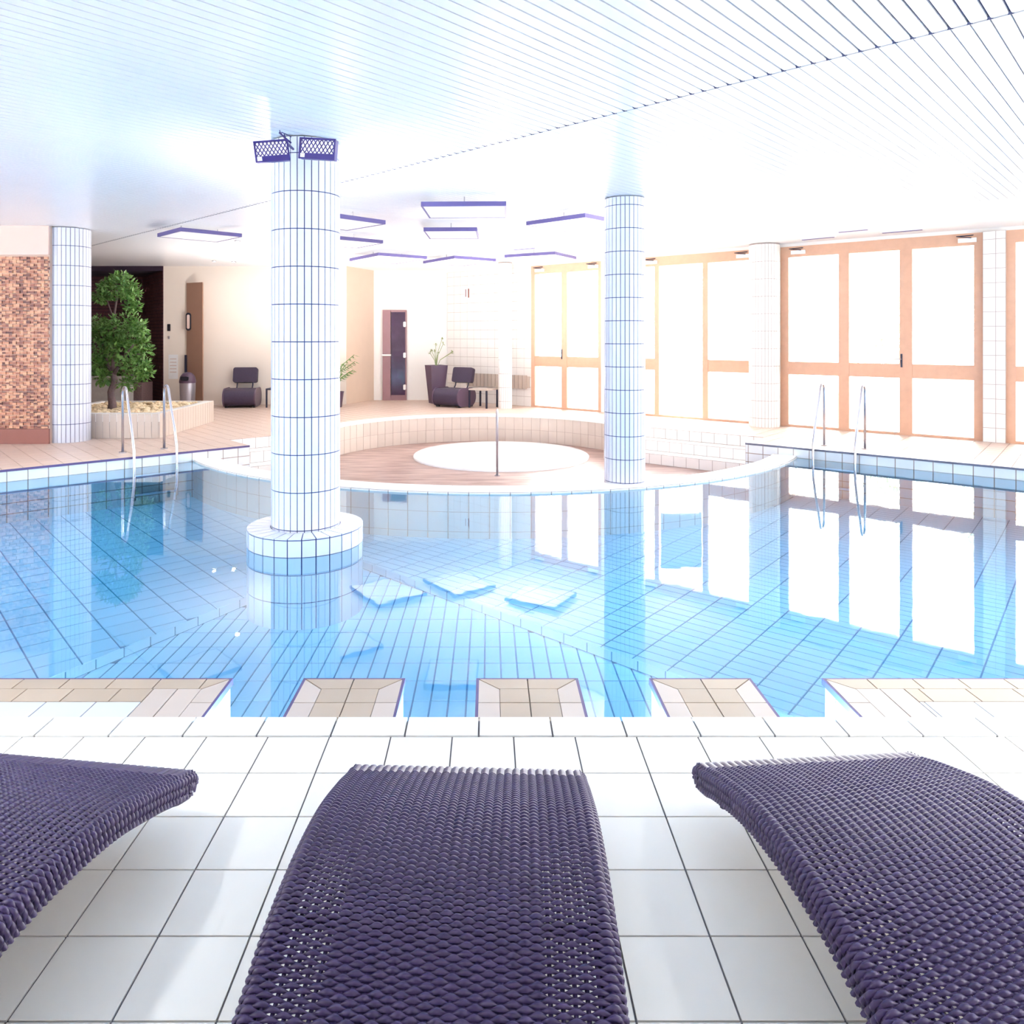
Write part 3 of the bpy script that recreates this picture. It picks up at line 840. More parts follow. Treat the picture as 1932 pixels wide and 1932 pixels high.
# dark open slat ends along the joint
nt = MB(); cp_ = 0.082
for k in range(-12, 110):
    pass
fj = rot_planes(fC, [side_near])[0]
for j in range(-220, 221):
    y = j * pitch
    # where the joint line crosses this gap:  fj0*x + fj1*y = fj2
    x = (fj[2] - fj[1] * y) / fj[0]; s_ = -1 if fj[0] > 0 else 1
    if abs(x) > 14: continue
    q = [(x, y - .013), (x + s_ * .045, y), (x, y + .013)]
    v_ = [fC @ Vector((a, b, 0.0128)) for a, b in q] + [fC @ Vector((a, b, 0.009)) for a, b in q]
    if all(clip([(p.x, p.y), (p.x + .001, p.y), (p.x, p.y + .001)], [wall_in, hw_in]) for p in v_[:1]):
        nt.add(v_, [(0, 1, 2), (3, 5, 4), (0, 3, 4, 1), (1, 4, 5, 2), (2, 5, 3, 0)])
no_ = nt.build('open_slat_ends', M['ceil_gap'], ceil); no_['kind'] = 'stuff'
# plain board along the windows
pb = clip(cpoly, [neg(hw_in)])
MB().prism(pb, ZT - 0.002, ZT + 0.02).build('plain_board', M['ceil_plain'], ceil)
# slot diffusers in that board
for (xa, va, xb, vb) in ((1511, 451, 1576, 445), (1662, 438, 1743, 431), (1580, 436.5, 1640, 431), (968, 470, 1010, 466)):
    A = at(xa, va, Y=F * (ZT - H) / (CY - va)); B = at(xb, vb, Y=F * (ZT - H) / (CY - vb))
    A.z = B.z = ZT - 0.002
    u = (B - A); L = u.length; fr = frame_of(A, u, (0, 0, -1))
    s_ = tag(empty('air_slot'), {1511: 'short grey air slot above the left leaf of the large triple glass front', 1662: 'short grey air slot above the right leaf of the large triple glass front',
             1580: 'faint grey air slot set back above the large triple glass front', 968: 'tiny grey air slot above the farthest pair of glass doors'}[xa], 'air vent', 'ceiling air slots')
    MB().box(0, L, -0.035, 0.035, 0, 0.012, fr).build('slot_frame', M['ceil_plain'], s_)
    MB().box(0.02, L - 0.02, -0.018, 0.018, 0.012, 0.02, fr).build('grille', M['panel_side'], s_)

# ------------------------------------------------------------------ ceiling light panels
def light_panel(near, a_to, size_a, size_b, label, depth=0.05, c=1.37):
    """square panel: near corner (X,Y), direction of its left side, sizes"""
    z0 = H + c
    u = Vector(a_to).normalized(); v = Vector((u.y, -u.x))      # v points to the right/back
    ctr = Vector(near) + u * size_a / 2 + v * size_b / 2
    o = tag(empty('ceiling_light', (ctr.x, ctr.y, z0), math.atan2(v.y, v.x)), label, 'ceiling light', 'square panels hung under the far ceiling')
    a, b = abs(size_b) / 2, size_a / 2
    fm = MB()
    for x0, x1, y0, y1 in ((-a, a, -b, -b + .02), (-a, a, b - .02, b), (-a, -a + .02, -b + .02, b - .02), (a - .02, a, -b + .02, b - .02)):
        fm.box(x0, x1, y0, y1, 0, depth)
    fm.build('side_frame', M['panel_side'], o)
    MB().box(-a + .02, a - .02, -b + .02, b - .02, 0.004, 0.02).build('underside', M['ceil_plain'], o)
    for sx in (-1, 1):
        MB().tube([(sx * a * .6, 0, depth - .04), (sx * a * .6, 0, ZT - z0)], 0.006, 6).build('hanger', M['steel'], o)
    MB().box(-a + .06, a - .06, -b + .06, b - .06, 0.03, depth - .01).build('lamp_tray', M['glow'], o)
    return o
def cp(x, v, c=1.37):
    Y = F * c / (CY - v); return ((x - CX) / F * Y, Y)
light_panel(cp(714, 482), (-0.70, 0.98), 1.15, 0.96, 'square ceiling panel seen corner-on above the tan wall panel')
light_panel(cp(857, 487.5), (-0.65, 0.95), 1.12, 0.9, 'square ceiling panel seen corner-on above the plum planter and chair')
light_panel(cp(1047, 480), (-0.84, 0.49), 0.97, 0.9, 'faint square ceiling panel just above the farthest glass doors')
light_panel(cp(1104, 410), (-0.72, 0.69), 0.9, 0.9, 'square ceiling panel touching the top of the rim column')
light_panel(cp(955, 388.5), (-1.0, 0.03), 0.9, 0.8, 'nearest square ceiling panel, a dark level bar over the whirlpool')
light_panel(cp(900, 436), (-1.0, 0.02), 0.7, 0.8, 'square ceiling panel directly behind and below the nearest one')
light_panel(cp(630, 410), (0.6, 0.62), 0.75, -0.8, 'square ceiling panel just right of the ringed column, the higher of two')
light_panel(cp(630, 451), (0.75, 0.6), 0.8, -0.8, 'square ceiling panel just right of the ringed column, the lower of two')
light_panel(cp(340, 436), (-0.60, 0.62), 0.8, 0.85, 'square ceiling panel seen corner-on left of the ringed column')
# small ceiling spots (they sparkle in the water)
for (x, vr, lab) in ((448, 1198, 'tiny bright ceiling spot nearest the ringed column'), (404, 1078, 'tiny bright ceiling spot, left of the far pair'), (441, 1074, 'tiny bright ceiling spot, right of the far pair')):
    Y = F * ((ZT - H) + 2 * (H - ZW)) / (vr - CY)
    s_ = tag(empty('ceiling_spot', ((x - CX) / F * Y, Y, ZT)), lab, 'spotlight', 'small ceiling spots on the left')
    MB().lathe([(0.045, 0.0), (0.05, -0.012), (0.035, -0.014)], 0, 0, 20).build('trim_ring', M['steel'], s_)
    MB().lathe([(0.035, -0.008), (0.0001, -0.008)], 0, 0, 20).build('bulb', M['spot_glow'], s_)

# ------------------------------------------------------------------ window wall
def tpx(x):
    k = (x - CX) / F
    return (P0.x - P0.y * k) / (-dw.x + dw.y * k)
fW = Matrix.Identity(4)                     # x = dw (to the left/away), y = nw (outside), z up
for i in range(3):
    fW[i][0], fW[i][1], fW[i][2] = (dw.x, dw.y, 0)[i], (nw.x, nw.y, 0)[i], (0, 0, 1)[i]
fW.translation = (P0.x, P0.y, 0)
ZWT = 2.77
def wbox(t0, t1, y0, y1, z0, z1, name, m, par):
    if t0 > t1: t0, t1 = t1, t0
    return MB().box(t0, t1, y0, y1, z0, z1, fW).build(name, M[m], par)
def closer(t, par, s=1):
    c_ = wbox(t - 0.11, t + 0.11, -0.075, -0.0, ZWT - 0.13, ZWT - 0.07, 'door_closer', 'label', par)
    MB().tube([fW @ Vector((t - .05 * s, -0.07, ZWT - .07)), fW @ Vector((t + .12 * s, -0.12, ZWT - .045)), fW @ Vector((t - .08 * s, -0.03, ZWT - .03))], 0.008, 6).build('closer_arm', M['dark_metal'], c_)
def window(name, xL, xR, stiles, bays, label, closers=(), handle=None, tR=None, tL=None):
    """stiles: (x0,x1) pixel intervals; bays: list of (xa, xb, has_midrail)"""
    o = struct(empty(name), label, 'glass doors')
    a = tpx(xL) if tL is None else tL; b = tpx(xR) if tR is None else tR
    tx = lambda q: tpx(q) if q > 0 else -q
    wbox(b, a, -0.04, 0.04, ZWT - 0.17, ZWT, 'header', 'wood', o)
    wbox(b, a, -0.04, 0.04, ZC, ZC + 0.035, 'threshold', 'wood', o)
    for s0, s1 in stiles:
        wbox(s1 if isinstance(s1, tuple) else tpx(s1), tpx(s0), -0.035, 0.035, ZC + 0.035, ZWT - 0.17, 'stile', 'wood', o)
    for xa, xb, mid in bays:
        if mid:
            wbox(tpx(xb), tpx(xa), -0.025, 0.025, 0.70, 0.91, 'middle_rail', 'wood', o)
            wbox(tpx(xb), tpx(xa), -0.004, 0.004, 0.91, ZWT - 0.17, 'upper_pane', 'glass', o)
            wbox(tpx(xb), tpx(xa), -0.004, 0.004, ZC + 0.035, 0.70, 'lower_pane', 'glass', o)
    for c_ in closers: closer(tpx(c_), o)
    if handle:
        t = tpx(handle)
        hb = wbox(t - 0.012, t + 0.012, -0.045, -0.03, 0.86, 1.06, 'handle_plate', 'dark_metal', o)
        MB().tube([fW @ Vector((t, -0.04, 0.98)), fW @ Vector((t, -0.08, 0.98)), fW @ Vector((t + .1, -0.08, 0.98))], 0.008, 8).build('handle', M['steel'], hb)
    return o
window('window_1', 1004, 1135.5, [(1004, 1010.5), (1061, 1071), (1130, 1135.5)], [(1010.5, 1061, True), (1071, 1130, True)],
       'farthest pair of timber framed glass doors, left of the rim column', (1021, 1122), 1062)
window('window_2', 1150, 1440, [(1150, 1157), (1236.5, 1245), (1327, 1337), (1430, 1440)], [(1157, 1236.5, True), (1337, 1430, True)],
       'timber framed glass front with its middle leaf standing open', (1404, 1232))
window('window_3', 1474, 1856, [(1474, 1489), (1583, 1603), (1698, 1722), (1838, 1856)], [(1489, 1583, True), (1603, 1698, True), (1722, 1838, True)],
       'large triple timber framed glass front behind the right pool ladder', (1508, 1826), 1702)
window('window_4', 1899, 2330, [(1899, 1917), (2030, 2056), (2180, 2210), (2310, 2330)], [(1917, 2030, True), (2056, 2180, True), (2210, 2310, True)],
       'timber framed glass front cut by the right picture edge')
t5 = tpx(2330)
o5 = struct(empty('added_window_5'), 'added glazed front farther right outside the picture, for daylight', 'glass doors')  # unseen glazing added to let more daylight in
for k in range(4): wbox(-8.2 + k * 1.28 + 0.0, -8.2 + k * 1.28 + 0.1, -0.035, 0.035, ZC, ZWT, 'stile', 'wood', o5)
wbox(-8.2, -4.3, -0.04, 0.04, ZWT - 0.17, ZWT, 'header', 'wood', o5); wbox(-8.2, -4.3, -0.004, 0.004, ZC + .03, ZWT - .17, 'pane', 'glass', o5)
# solid pieces of the window wall
wl = struct(empty('wall_right'), 'white wall pieces between and above the glass fronts', 'wall')
wbox(-9.5, 10.6, -0.03, 0.25, ZWT, ZT + 0.02, 'lintel', 'plaster_white', wl)
for xa, xb in ((1135.5, 1150), (1440, 1474)):
    wbox(tpx(xb), tpx(xa), -0.03, 0.25, ZC, ZWT, 'pier', 'plaster_white', wl)
wbox(-4.3, tpx(2330), -0.03, 0.25, ZC, ZWT, 'pier', 'plaster_white', wl)
pier = wbox(tpx(1899), tpx(1856), -0.10, 0.25, ZC, ZWT, 'tiled_pier', 'white_grout', wl)
Tt = Tiles(pier, 'pier_tile', M['white_tile'], 60, 6, 'pier_tiles')
A = fW @ Vector((tpx(1856), -0.10, 0)); B = fW @ Vector((tpx(1899), -0.10, 0))
f, L = wall_frame((A.x, A.y), (B.x, B.y), ZC); Tt.grid(f, 0, L, 0, ZWT - ZC, 0.15, 0.2, 0.008, 0.004); Tt.flush()
# tiled blank end of that wall, with low beige band
tE = 10.25
endw = wbox(tpx(1004), tE, -0.0, 0.25, ZC, ZWT, 'tiled_end', 'white_grout', wl)
A = fW @ Vector((tE, 0, 0)); B = fW @ Vector((tpx(1004), 0, 0))
Tt = Tiles(endw, 'wall_tile', M['white_tile'], 120, 6, 'wall_tiles')
f, L = wall_frame((A.x, A.y), (B.x, B.y), ZC); Tt.grid(f, 0, L, 0, ZWT - ZC, 0.2, 0.2, 0.006, 0.003); Tt.flush()
bench = tag(empty('wall_bench'), 'low pale beige slatted band along the wall left of the far glass doors', 'bench')
for k in range(16):
    t = tpx(1000) + 0.06 + k * 0.105
    MB().box(t, t + 0.09, -0.06, -0.02, 0.22, 0.50, fW).build('slat', M['beige_pale'], bench)
wbox(tpx(1000), tpx(1000) + 1.75, -0.02, -0.004, 0.24, 0.48, 'backing', 'beige_pale', bench)
p6 = at(953, Y=15.1, z=0); column('column', p6.x, p6.y, 0.14, ZC, ZT - 0.01, 0.28, 0, 'slender white column left of the farthest glass doors', 20, False, mt='white_tile', mg='white_grout')

# outside
tr_ = struct(MB().box(-6, 40, 6, 45, ZC - 0.4, ZC - 0.03).build('terrace', M['terrace']), 'pale sunlit terrace outside the glass doors', 'terrace')
# keep the terrace outside the hall only
tr_.data.clear_geometry()
g0 = [fW @ Vector(p) for p in ((-25, 0.2, 0), (22, 0.2, 0), (22, 30, 0), (-25, 30, 0))]
tb = MB().prism([(p.x, p.y) for p in g0][::-1], ZC - 0.25, ZC - 0.015); tr_.data.from_pydata(tb.v, [], tb.f); tr_.data.update()
aw = tag(empty('awning'), 'pale blue awning outside, seen through the open middle leaf', 'awning')
c_ = at(1286, 522, Y=17.5)
MB().box(c_.x - 0.48, c_.x + 0.48, c_.y, c_.y + 0.06, c_.z - 0.42, c_.z + 0.9).build('cloth', M['blue_awning'], aw)
MB().tube([(c_.x - 0.48, c_.y - .03, c_.z + .9), (c_.x + 0.48, c_.y - .03, c_.z + .9)], 0.04, 8).build('roller', M['label'], aw)
for sx in (-.46, .46): MB().tube([(c_.x + sx, c_.y + .1, ZC - .02), (c_.x + sx, c_.y + .1, c_.z + .95)], 0.03, 8).build('post', M['label'], aw)

def leaf_quad(mb, p, L, W, d, up_):
    d = d.normalized(); s = d.cross(up_)
    if s.length < 1e-3: s = Vector((1, 0, 0))
    s.normalize(); n = s.cross(d)
    mb.add([p, p + d * L * .5 + s * W * .5 - n * W * .12, p + d * L, p + d * L * .5 - s * W * .5 - n * W * .12], [(0, 1, 2), (0, 2, 3)])
def cloud(mb, c, rx, ry, rz, n, L, W, rnd):
    for _ in range(n):
        while True:
            q = Vector((rnd.uniform(-1, 1), rnd.uniform(-1, 1), rnd.uniform(-1, 1)))
            if 0.25 < q.length < 1: break
        p = Vector((c[0] + q.x * rx, c[1] + q.y * ry, c[2] + q.z * rz))
        d = (q + Vector((rnd.gauss(0, .7), rnd.gauss(0, .7), rnd.gauss(-0.1, .6))))
        leaf_quad(mb, p, L * rnd.uniform(.6, 1.2), W * rnd.uniform(.7, 1.2), d, Vector((rnd.gauss(0, .4), rnd.gauss(0, .4), 1)))
rnd = random.Random(3)
for i, (t, dd, hgt, lab) in enumerate(((-2.0, 6.0, 2.6, 'bushy garden tree outside the right glass front'), (0.6, 8.0, 3.2, 'garden tree outside the middle of the triple glass front'),
                           (2.6, 6.5, 2.4, 'garden shrub outside the left leaf of the triple glass front'), (5.2, 8.5, 3.0, 'garden tree outside the open glass door'), (9.0, 7.0, 3.0, 'garden tree outside the farthest glass doors'))):
    p = fW @ Vector((t, dd, 0))
    g = tag(empty('garden_tree', (p.x, p.y, ZC - 0.02)), lab, 'tree', 'trees in the garden outside')
    mb = MB().tube([(0, 0, 0), (0.05, 0.02, hgt * .4), (-.03, 0, hgt * .7)], [0.07, 0.05, 0.03], 8); mb.build('trunk', M['garden_bark'], g)
    mb = MB()
    for k in range(7): cloud(mb, (rnd.uniform(-.7, .7), rnd.uniform(-.5, .5), hgt * rnd.uniform(.45, .95)), .55, .5, .45, 300, .14, .07, rnd)
    fo = mb.build('foliage', M['garden_leaf'], g, fix=False); fo['kind'] = 'stuff'

# ------------------------------------------------------------------ back walls
YA = 15.9
def frontal_wall(name, X0, X1, Y, z0, z1, m, label, th=0.2):
    return struct(MB().box(X0, X1, Y, Y + th, z0, z1).build(name, M[m]), label, 'wall')
frontal_wall('wall_back', -6.97, -3.05, YA, ZC, ZT, 'plaster', 'peach plaster back wall behind the bin and the left chair')
frontal_wall('wall_back', -2.75, -0.75, 17.0, ZC, ZT, 'plaster_white', 'cream back wall around the dark sauna door')
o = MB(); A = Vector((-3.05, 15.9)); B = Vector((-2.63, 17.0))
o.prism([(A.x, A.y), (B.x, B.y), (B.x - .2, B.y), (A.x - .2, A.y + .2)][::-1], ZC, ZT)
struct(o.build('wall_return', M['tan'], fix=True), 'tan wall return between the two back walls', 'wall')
frontal_wall('wall_back', -12.0, -9.3, YA, ZC, ZT, 'plaster', 'hidden part of the back wall left of the alcove')
# closing walls out of view
struct(MB().box(-13.9, -13.7, -3, 18.4, -1, ZT).build('wall_left', M['plaster_white']), 'plain left wall of the hall outside the picture', 'wall')
struct(MB().box(-13.9, 14.2, -3.2, -3.0, -1, ZT).build('wall_front', M['plaster_white']), 'plain wall of the hall behind the viewer', 'wall')
o6 = struct(empty('added_window_6'), 'added glazed side front to the right of the loungers outside the picture, for daylight', 'glass doors')  # unseen pane added to keep some light coming from this side
for k in range(3): MB().box(13.95, 14.05, 1.7 + k * 1.56, 1.8 + k * 1.56, ZC, ZWT).build('stile', M['wood'], o6)
MB().box(13.99, 14.0, 1.7, 4.9, ZC, ZWT).build('pane', M['glass'], o6)
struct(MB().box(13.9, 14.2, -3.0, 1.7, ZC, ZT).build('wall_right', M['plaster_white']), 'plain side wall of the hall to the right, outside the picture', 'wall')
# brick wall
YB = 10.1
bw = struct(MB().box(-10.5, -5.98, YB + 0.01, YB + 0.2, ZC, ZT).build('wall_brick', M['mortar']), 'orange brick wall at the left picture edge', 'wall')
zb0 = H - (809 - CY) * YB / F; zb1 = H - (481 - CY) * YB / F
MB().box(-10.5, -5.98, YB - 0.02, YB + 0.01, zb1, ZT).build('plaster_band', M['pink_plaster'], bw)
MB().box(-10.5, -5.975, YB - 0.025, YB + 0.01, ZC, zb0).build('skirting', M['skirt'], bw)
Tb = Tiles(bw, 'brick', M['brick'], 300, 7, 'bricks_joined')
f, L = wall_frame((-10.5, YB + 0.01), (-5.98, YB + 0.01), zb0)
rb = random.Random(5)
hB = 0.046
for j in range(int((zb1 - zb0) / hB)):
    x = (j % 2) * 0.048
    while x < L:
        w = min(0.088, L - x)
        if w > 0.02:
            Tb.put(f, [(x, j * hB + .003), (x + w, j * hB + .003), (x + w, (j + 1) * hB - .004), (x, (j + 1) * hB - .004)], round(rb.uniform(0.008, 0.022), 3))
        x += 0.096
Tb.flush()
# side return of the brick wall
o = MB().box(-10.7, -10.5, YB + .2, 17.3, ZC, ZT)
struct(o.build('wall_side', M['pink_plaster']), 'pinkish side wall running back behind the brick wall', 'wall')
# alcove
al = struct(empty('wall_alcove'), 'brick walled alcove coloured in its unlit tone behind the indoor tree', 'wall')
A = Vector((-8.05, 17.3)); B = Vector((-6.97, 15.9))
def brick_face(A, B, nm):
    f, L = wall_frame(A, B, ZC)
    ba = MB().box(0, L, 0, ZT - ZC, -0.1, -0.001, f).build(nm, M['unlit_mortar'], al)
    T_ = Tiles(ba, 'unlit_brick', M['unlit_brick'], 100, 7, 'unlit_bricks_joined')
    T_.grid(f, 0, L, 0, ZT - ZC, 0.17, 0.075, 0.012, 0.012, stagger=0.5); T_.flush()
brick_face(A, B, 'right_face')
brick_face(Vector((-11.5, 17.3)), A, 'rear_face')
MB().box(-11.5, -6.98, YA + 0.0, 17.6, ZT - 0.10, ZT).build('alcove_soffit', M['unlit_mortar'], al)
lw = tag(MB().box(-9.2, -7.3, 15.0, 15.25, ZC, 0.45).build('low_wall', M['stone_grey']), 'low grey stone wall in the alcove behind the tree', 'low wall')
for k in range(9): MB().box(-9.2 + k * .215, -9.0 + k * .215, 14.97, 15.28, 0.45, 0.50).build('cap_stone', M['stone_grey'], lw)
fb = MB(); 
for k in range(9): cloud(fb, (-9.0 + k * .2, 15.6, 0.60 + .1 * math.sin(k * 2)), .25, .2, .28, 160, .12, .045, rnd)
sh_ = tag(empty('alcove_shrub', (0, 0, 0)), 'row of dark ferny shrubs growing behind the low stone wall', 'shrub')
fo = fb.build('foliage', M['leaf'], sh_, fix=False); fo['kind'] = 'stuff'
MB().box(-9.3, -7.2, 15.4, 15.9, ZC, 0.35).build('soil_bed', M['bark'], sh_)

# brown door leaf beside the bin, sign, switch
dr = tag(empty('brown_door', (0, 0, 0)), 'narrow brown door leaf standing edge-on beside the bin', 'door')
a_, b_ = at(352, Y=15.85, z=0), at(382, Y=15.6, z=0)
zt = H - (531 - CY) * 15.4 / F
pr = MB().prism([(a_.x, a_.y), (b_.x, b_.y), (b_.x, b_.y + .05), (a_.x, a_.y + .04)], ZC, zt); pr.build('leaf', M['brown_panel'], dr)
MB().box(a_.x - 0.02, a_.x + 0.02, a_.y - .06, a_.y - .02, 0.28, 0.92).build('push_bar', M['dark_metal'], dr)
sg = tag(empty('door_sign', (0, 0, 0)), 'small oval dark-rimmed plate on the brown door leaf', 'sign')
s0 = at(356, 607, Y=15.78)
MB().rbox(s0.x - .055, s0.x + .055, s0.y - .02, s0.y - .005, s0.z - .19, s0.z + .19, .05).build('rim', M['black'], sg)
MB().rbox(s0.x - .03, s0.x + .03, s0.y - .026, s0.y - .02, s0.z - .15, s0.z + .15, .028).build('plate_face', M['pink_plaster'], sg)
sw = tag(empty('wall_switch', (0, 0, 0)), 'tiny dark switch on the peach wall left of the brown door', 'switch')
s0 = at(319, 618, Y=YA); MB().rbox(s0.x - .03, s0.x + .03, s0.y - .02, s0.y, s0.z - .075, s0.z + .075, .01).build('plate', M['black'], sw)
s0 = at(319, 637, Y=YA); MB().box(s0.x - .015, s0.x + .015, s0.y - .02, s0.y, s0.z - .03, s0.z + .03).build('button', M['grey_steel'], sw)
wp_ = tag(empty('wall_notice', (0, 0, 0)), 'white notice sheet on the peach wall above the bin', 'notice')
s0 = at(327, 692, Y=YA); MB().box(s0.x - .10, s0.x + .10, s0.y - .008, s0.y, s0.z - .26, s0.z + .26).build('sheet', M['label'], wp_)
for k in range(5): MB().box(s0.x - .07, s0.x + .07, s0.y - .010, s0.y - .008, s0.z + .16 - k * .07, s0.z + .175 - k * .07).build('grey_line', M['pink_plaster'], wp_)

# sauna door
sd_ = tag(empty('sauna_door', (0, 0, 0)), 'dark plum glass sauna door with a white handle in the cream wall', 'door')
x0, x1, xm = at(722, Y=16.95, z=0).x, at(767, Y=16.95, z=0).x, at(737, Y=16.95, z=0).x
zt = H - (585 - CY) * 17 / F
MB().box(x0, xm, 16.93, 17.0, ZC, zt).build('side_panel', M['sauna_frame'], sd_)
gp = MB().box(xm + .015, x1 - .03, 16.93, 16.97, ZC + .12, zt - .05).build('glass_leaf', M['sauna_glass'], sd_)
fm = MB().box(xm, x1, 16.95, 17.0, zt - .05, zt); fm.box(x1 - .03, x1, 16.95, 17.0, ZC, zt - .05); fm.box(xm, x1 - .03, 16.95, 17.0, ZC, ZC + .12)
fm.build('frame', M['sauna_frame'], sd_)
MB().tube([(x0 - .01, 16.90, H - (670 - CY) * 17 / F), (xm + .02, 16.90, H - (670 - CY) * 17 / F)], 0.022, 8).build('handle', M['label'], sd_)
for vv in (612, 670, 730):
    z_ = H - (vv - CY) * 17 / F
    MB().rbox(x1 - .07, x1 - .01, 16.90, 16.93, z_ - .06, z_ + .06, .02).build('hinge', M['label'], sd_)
# small sign on tiled end wall
t = tpx(882); sg = tag(empty('exit_marker'), 'small reddish framed marker high on the tiled end wall', 'sign')
zc_ = H - (552 - CY) * 16.3 / F
MB().box(t - .075, t + .075, -0.02, -0.0035, zc_ - .11, zc_ + .11, fW).build('marker_plate', M['label'], sg)
MB().box(t - .070, t - .035, -0.026, -0.02, zc_ - .10, zc_ + .10, fW).build('marker_bar', M['skirt'], sg)
MB().box(t + .02, t + .045, -0.026, -0.02, zc_ - .08, zc_ + .09, fW).build('marker_bar', M['sauna_frame'], sg)

# ------------------------------------------------------------------ planter with the indoor tree
PX0, PX1, PY0, PY1, PZ = at(166, Y=10.6, z=0).x, at(300, Y=10.6, z=0).x + 0.0, 10.62, 12.7, 0.215
pn = struct(MB().box(PX0 - .9, PX1, PY0, PY1, ZC, PZ - 0.12).build('raised_planter', M['white_grout']), 'low white tiled planter bed holding the indoor tree', 'planter')
for (x0, x1, y0, y1) in ((PX0 - .9, PX1, PY0, PY0 + .12), (PX0 - .9, PX1, PY1 - .12, PY1), (PX1 - .12, PX1, PY0 + .12, PY1 - .12), (PX0 - .9, PX0 - .78, PY0 + .12, PY1 - .12)):
    MB().box(x0, x1, y0, y1, PZ - .12, PZ).build('planter_edge', M['white_tile'], pn)
Tt = Tiles(pn, 'planter_tile', M['beige_pale'], 60, 6, 'planter_tiles')
f, L = wall_frame((PX0 - .9, PY0), (PX1, PY0), ZC); Tt.grid(f, 0, L, 0, PZ - ZC, 0.1, PZ - ZC, 0.008, 0.004)
f, L = wall_frame((PX1, PY0), (PX1, PY1), ZC); Tt.grid(f, 0, L, 0, PZ - ZC, 0.1, PZ - ZC, 0.008, 0.004); Tt.flush()
pebm = bmesh.new(); bmesh.ops.create_icosphere(pebm, subdivisions=1, radius=1)
pme = bpy.data.meshes.new('pebble'); pebm.to_mesh(pme); pebm.free()
pv = [v.co.copy() for v in pme.vertices]; pf = [tuple(p.vertices) for p in pme.polygons]
peb = MB(); rp = random.Random(9)
for _ in range(1500):
    c = Vector((rp.uniform(PX0 - .7, PX1 - .15), rp.uniform(PY0 + .15, PY1 - .15), PZ - 0.11 + rp.uniform(0, .1)))
    s = rp.uniform(.025, .06)
    peb.add([c + Vector((v.x * s * rp.uniform(.8, 1.2), v.y * s, v.z * s * .6)) for v in pv], pf)
pb_ = peb.build('pebble_bed', M['pebble'], fix=False); tag(pb_, 'tan pebbles heaped over the planter bed', 'pebbles', kind='stuff')

tree = tag(empty('indoor_tree', at(211, Y=11.6, z=PZ - .05)), 'tall indoor tree with clumped green crown in the white planter', 'tree')
def T3(x, v, dy=0.0):
    p = at(x, v, Y=11.6 + dy); return p - tree.location
tk = MB()
tk.tube([T3(211, 778), T3(212, 762), T3(209, 740), T3(216, 718), T3(213, 700)], [.075, .06, .05, .045, .04], 10)
tk.build('trunk', M['bark'], tree, smooth=True)
for nm, pts_, r0 in (('branch', [(213, 702, 0), (203, 690, .05), (197, 668, .1), (199, 640, .1)], .035), ('branch', [(215, 706, 0), (224, 690, -.05), (235, 672, -.1), (252, 650, -.1)], .032),
                     ('branch', [(213, 702, 0), (214, 670, 0), (217, 620, .05), (216, 590, .05), (221, 560, 0), (219, 535, 0)], .03), ('branch', [(224, 690, -.05), (240, 705, -.1), (262, 712, -.1)], .02),
                     ('branch', [(217, 610, .05), (208, 585, .1), (200, 560, .1)], .018), ('branch', [(235, 672, -.1), (262, 668, 0), (273, 680, 0)], .016)):
    MB().tube([T3(*p) for p in pts_], [r0 * (1 - .6 * i / (len(pts_) - 1)) for i in range(len(pts_))], 8).build(nm, M['bark'], tree, smooth=True)
clumps = [(223, 540, .30, .17), (243, 552, .18, .14), (205, 546, .16, .14), (250, 578, .12, .08), (190, 560, .12, .10), (228, 522, .14, .07),
          (232, 612, .30, .17), (250, 640, .26, .22), (222, 636, .22, .16), (200, 628, .22, .18), (188, 655, .18, .18), (266, 660, .17, .2), (255, 690, .22, .16), (272, 700, .12, .14),
          (185, 690, .12, .14), (196, 712, .12, .10), (240, 725, .14, .08), (228, 655, .2, .2), (262, 618, .12, .1), (182, 612, .12, .14), (205, 685, .14, .1)]
for i, (x, v, rx, rz) in enumerate(clumps):
    mb = MB(); c = T3(x, v, rnd.uniform(-.2, .2)); cloud(mb, c, rx, rx * .9, rz, int(190 * rx * rz / .05) + 110, .085, .048, rnd)
    fo = mb.build('foliage_clump', M['leaf'], tree, fix=False); fo['kind'] = 'stuff'

# ------------------------------------------------------------------ bin
bn = tag(empty('litter_bin', at(354, 768, z=ZC)), 'round grey steel litter bin with domed lid by the brown door', 'bin')
MB().lathe([(0.0001, 0), (.13, 0), (.14, .03), (.155, .40), (.155, .50)], 0, 0, 28).build('bin_body', M['grey_steel'], bn, smooth=True)
MB().lathe([(.16, .50), (.165, .52), (.16, .56), (.145, .63), (.10, .69), (.05, .715), (.0001, .72)], 0, 0, 28).build('domed_lid', M['planter_dark'], bn, smooth=True)
MB().rbox(-.08, .08, -.165, -.12, .55, .64, .035).build('opening', M['black'], bn)
MB().lathe([(.145, 0.0), (.148, .035), (.14, .036)], 0, 0, 28).build('base_ring', M['black'], bn)

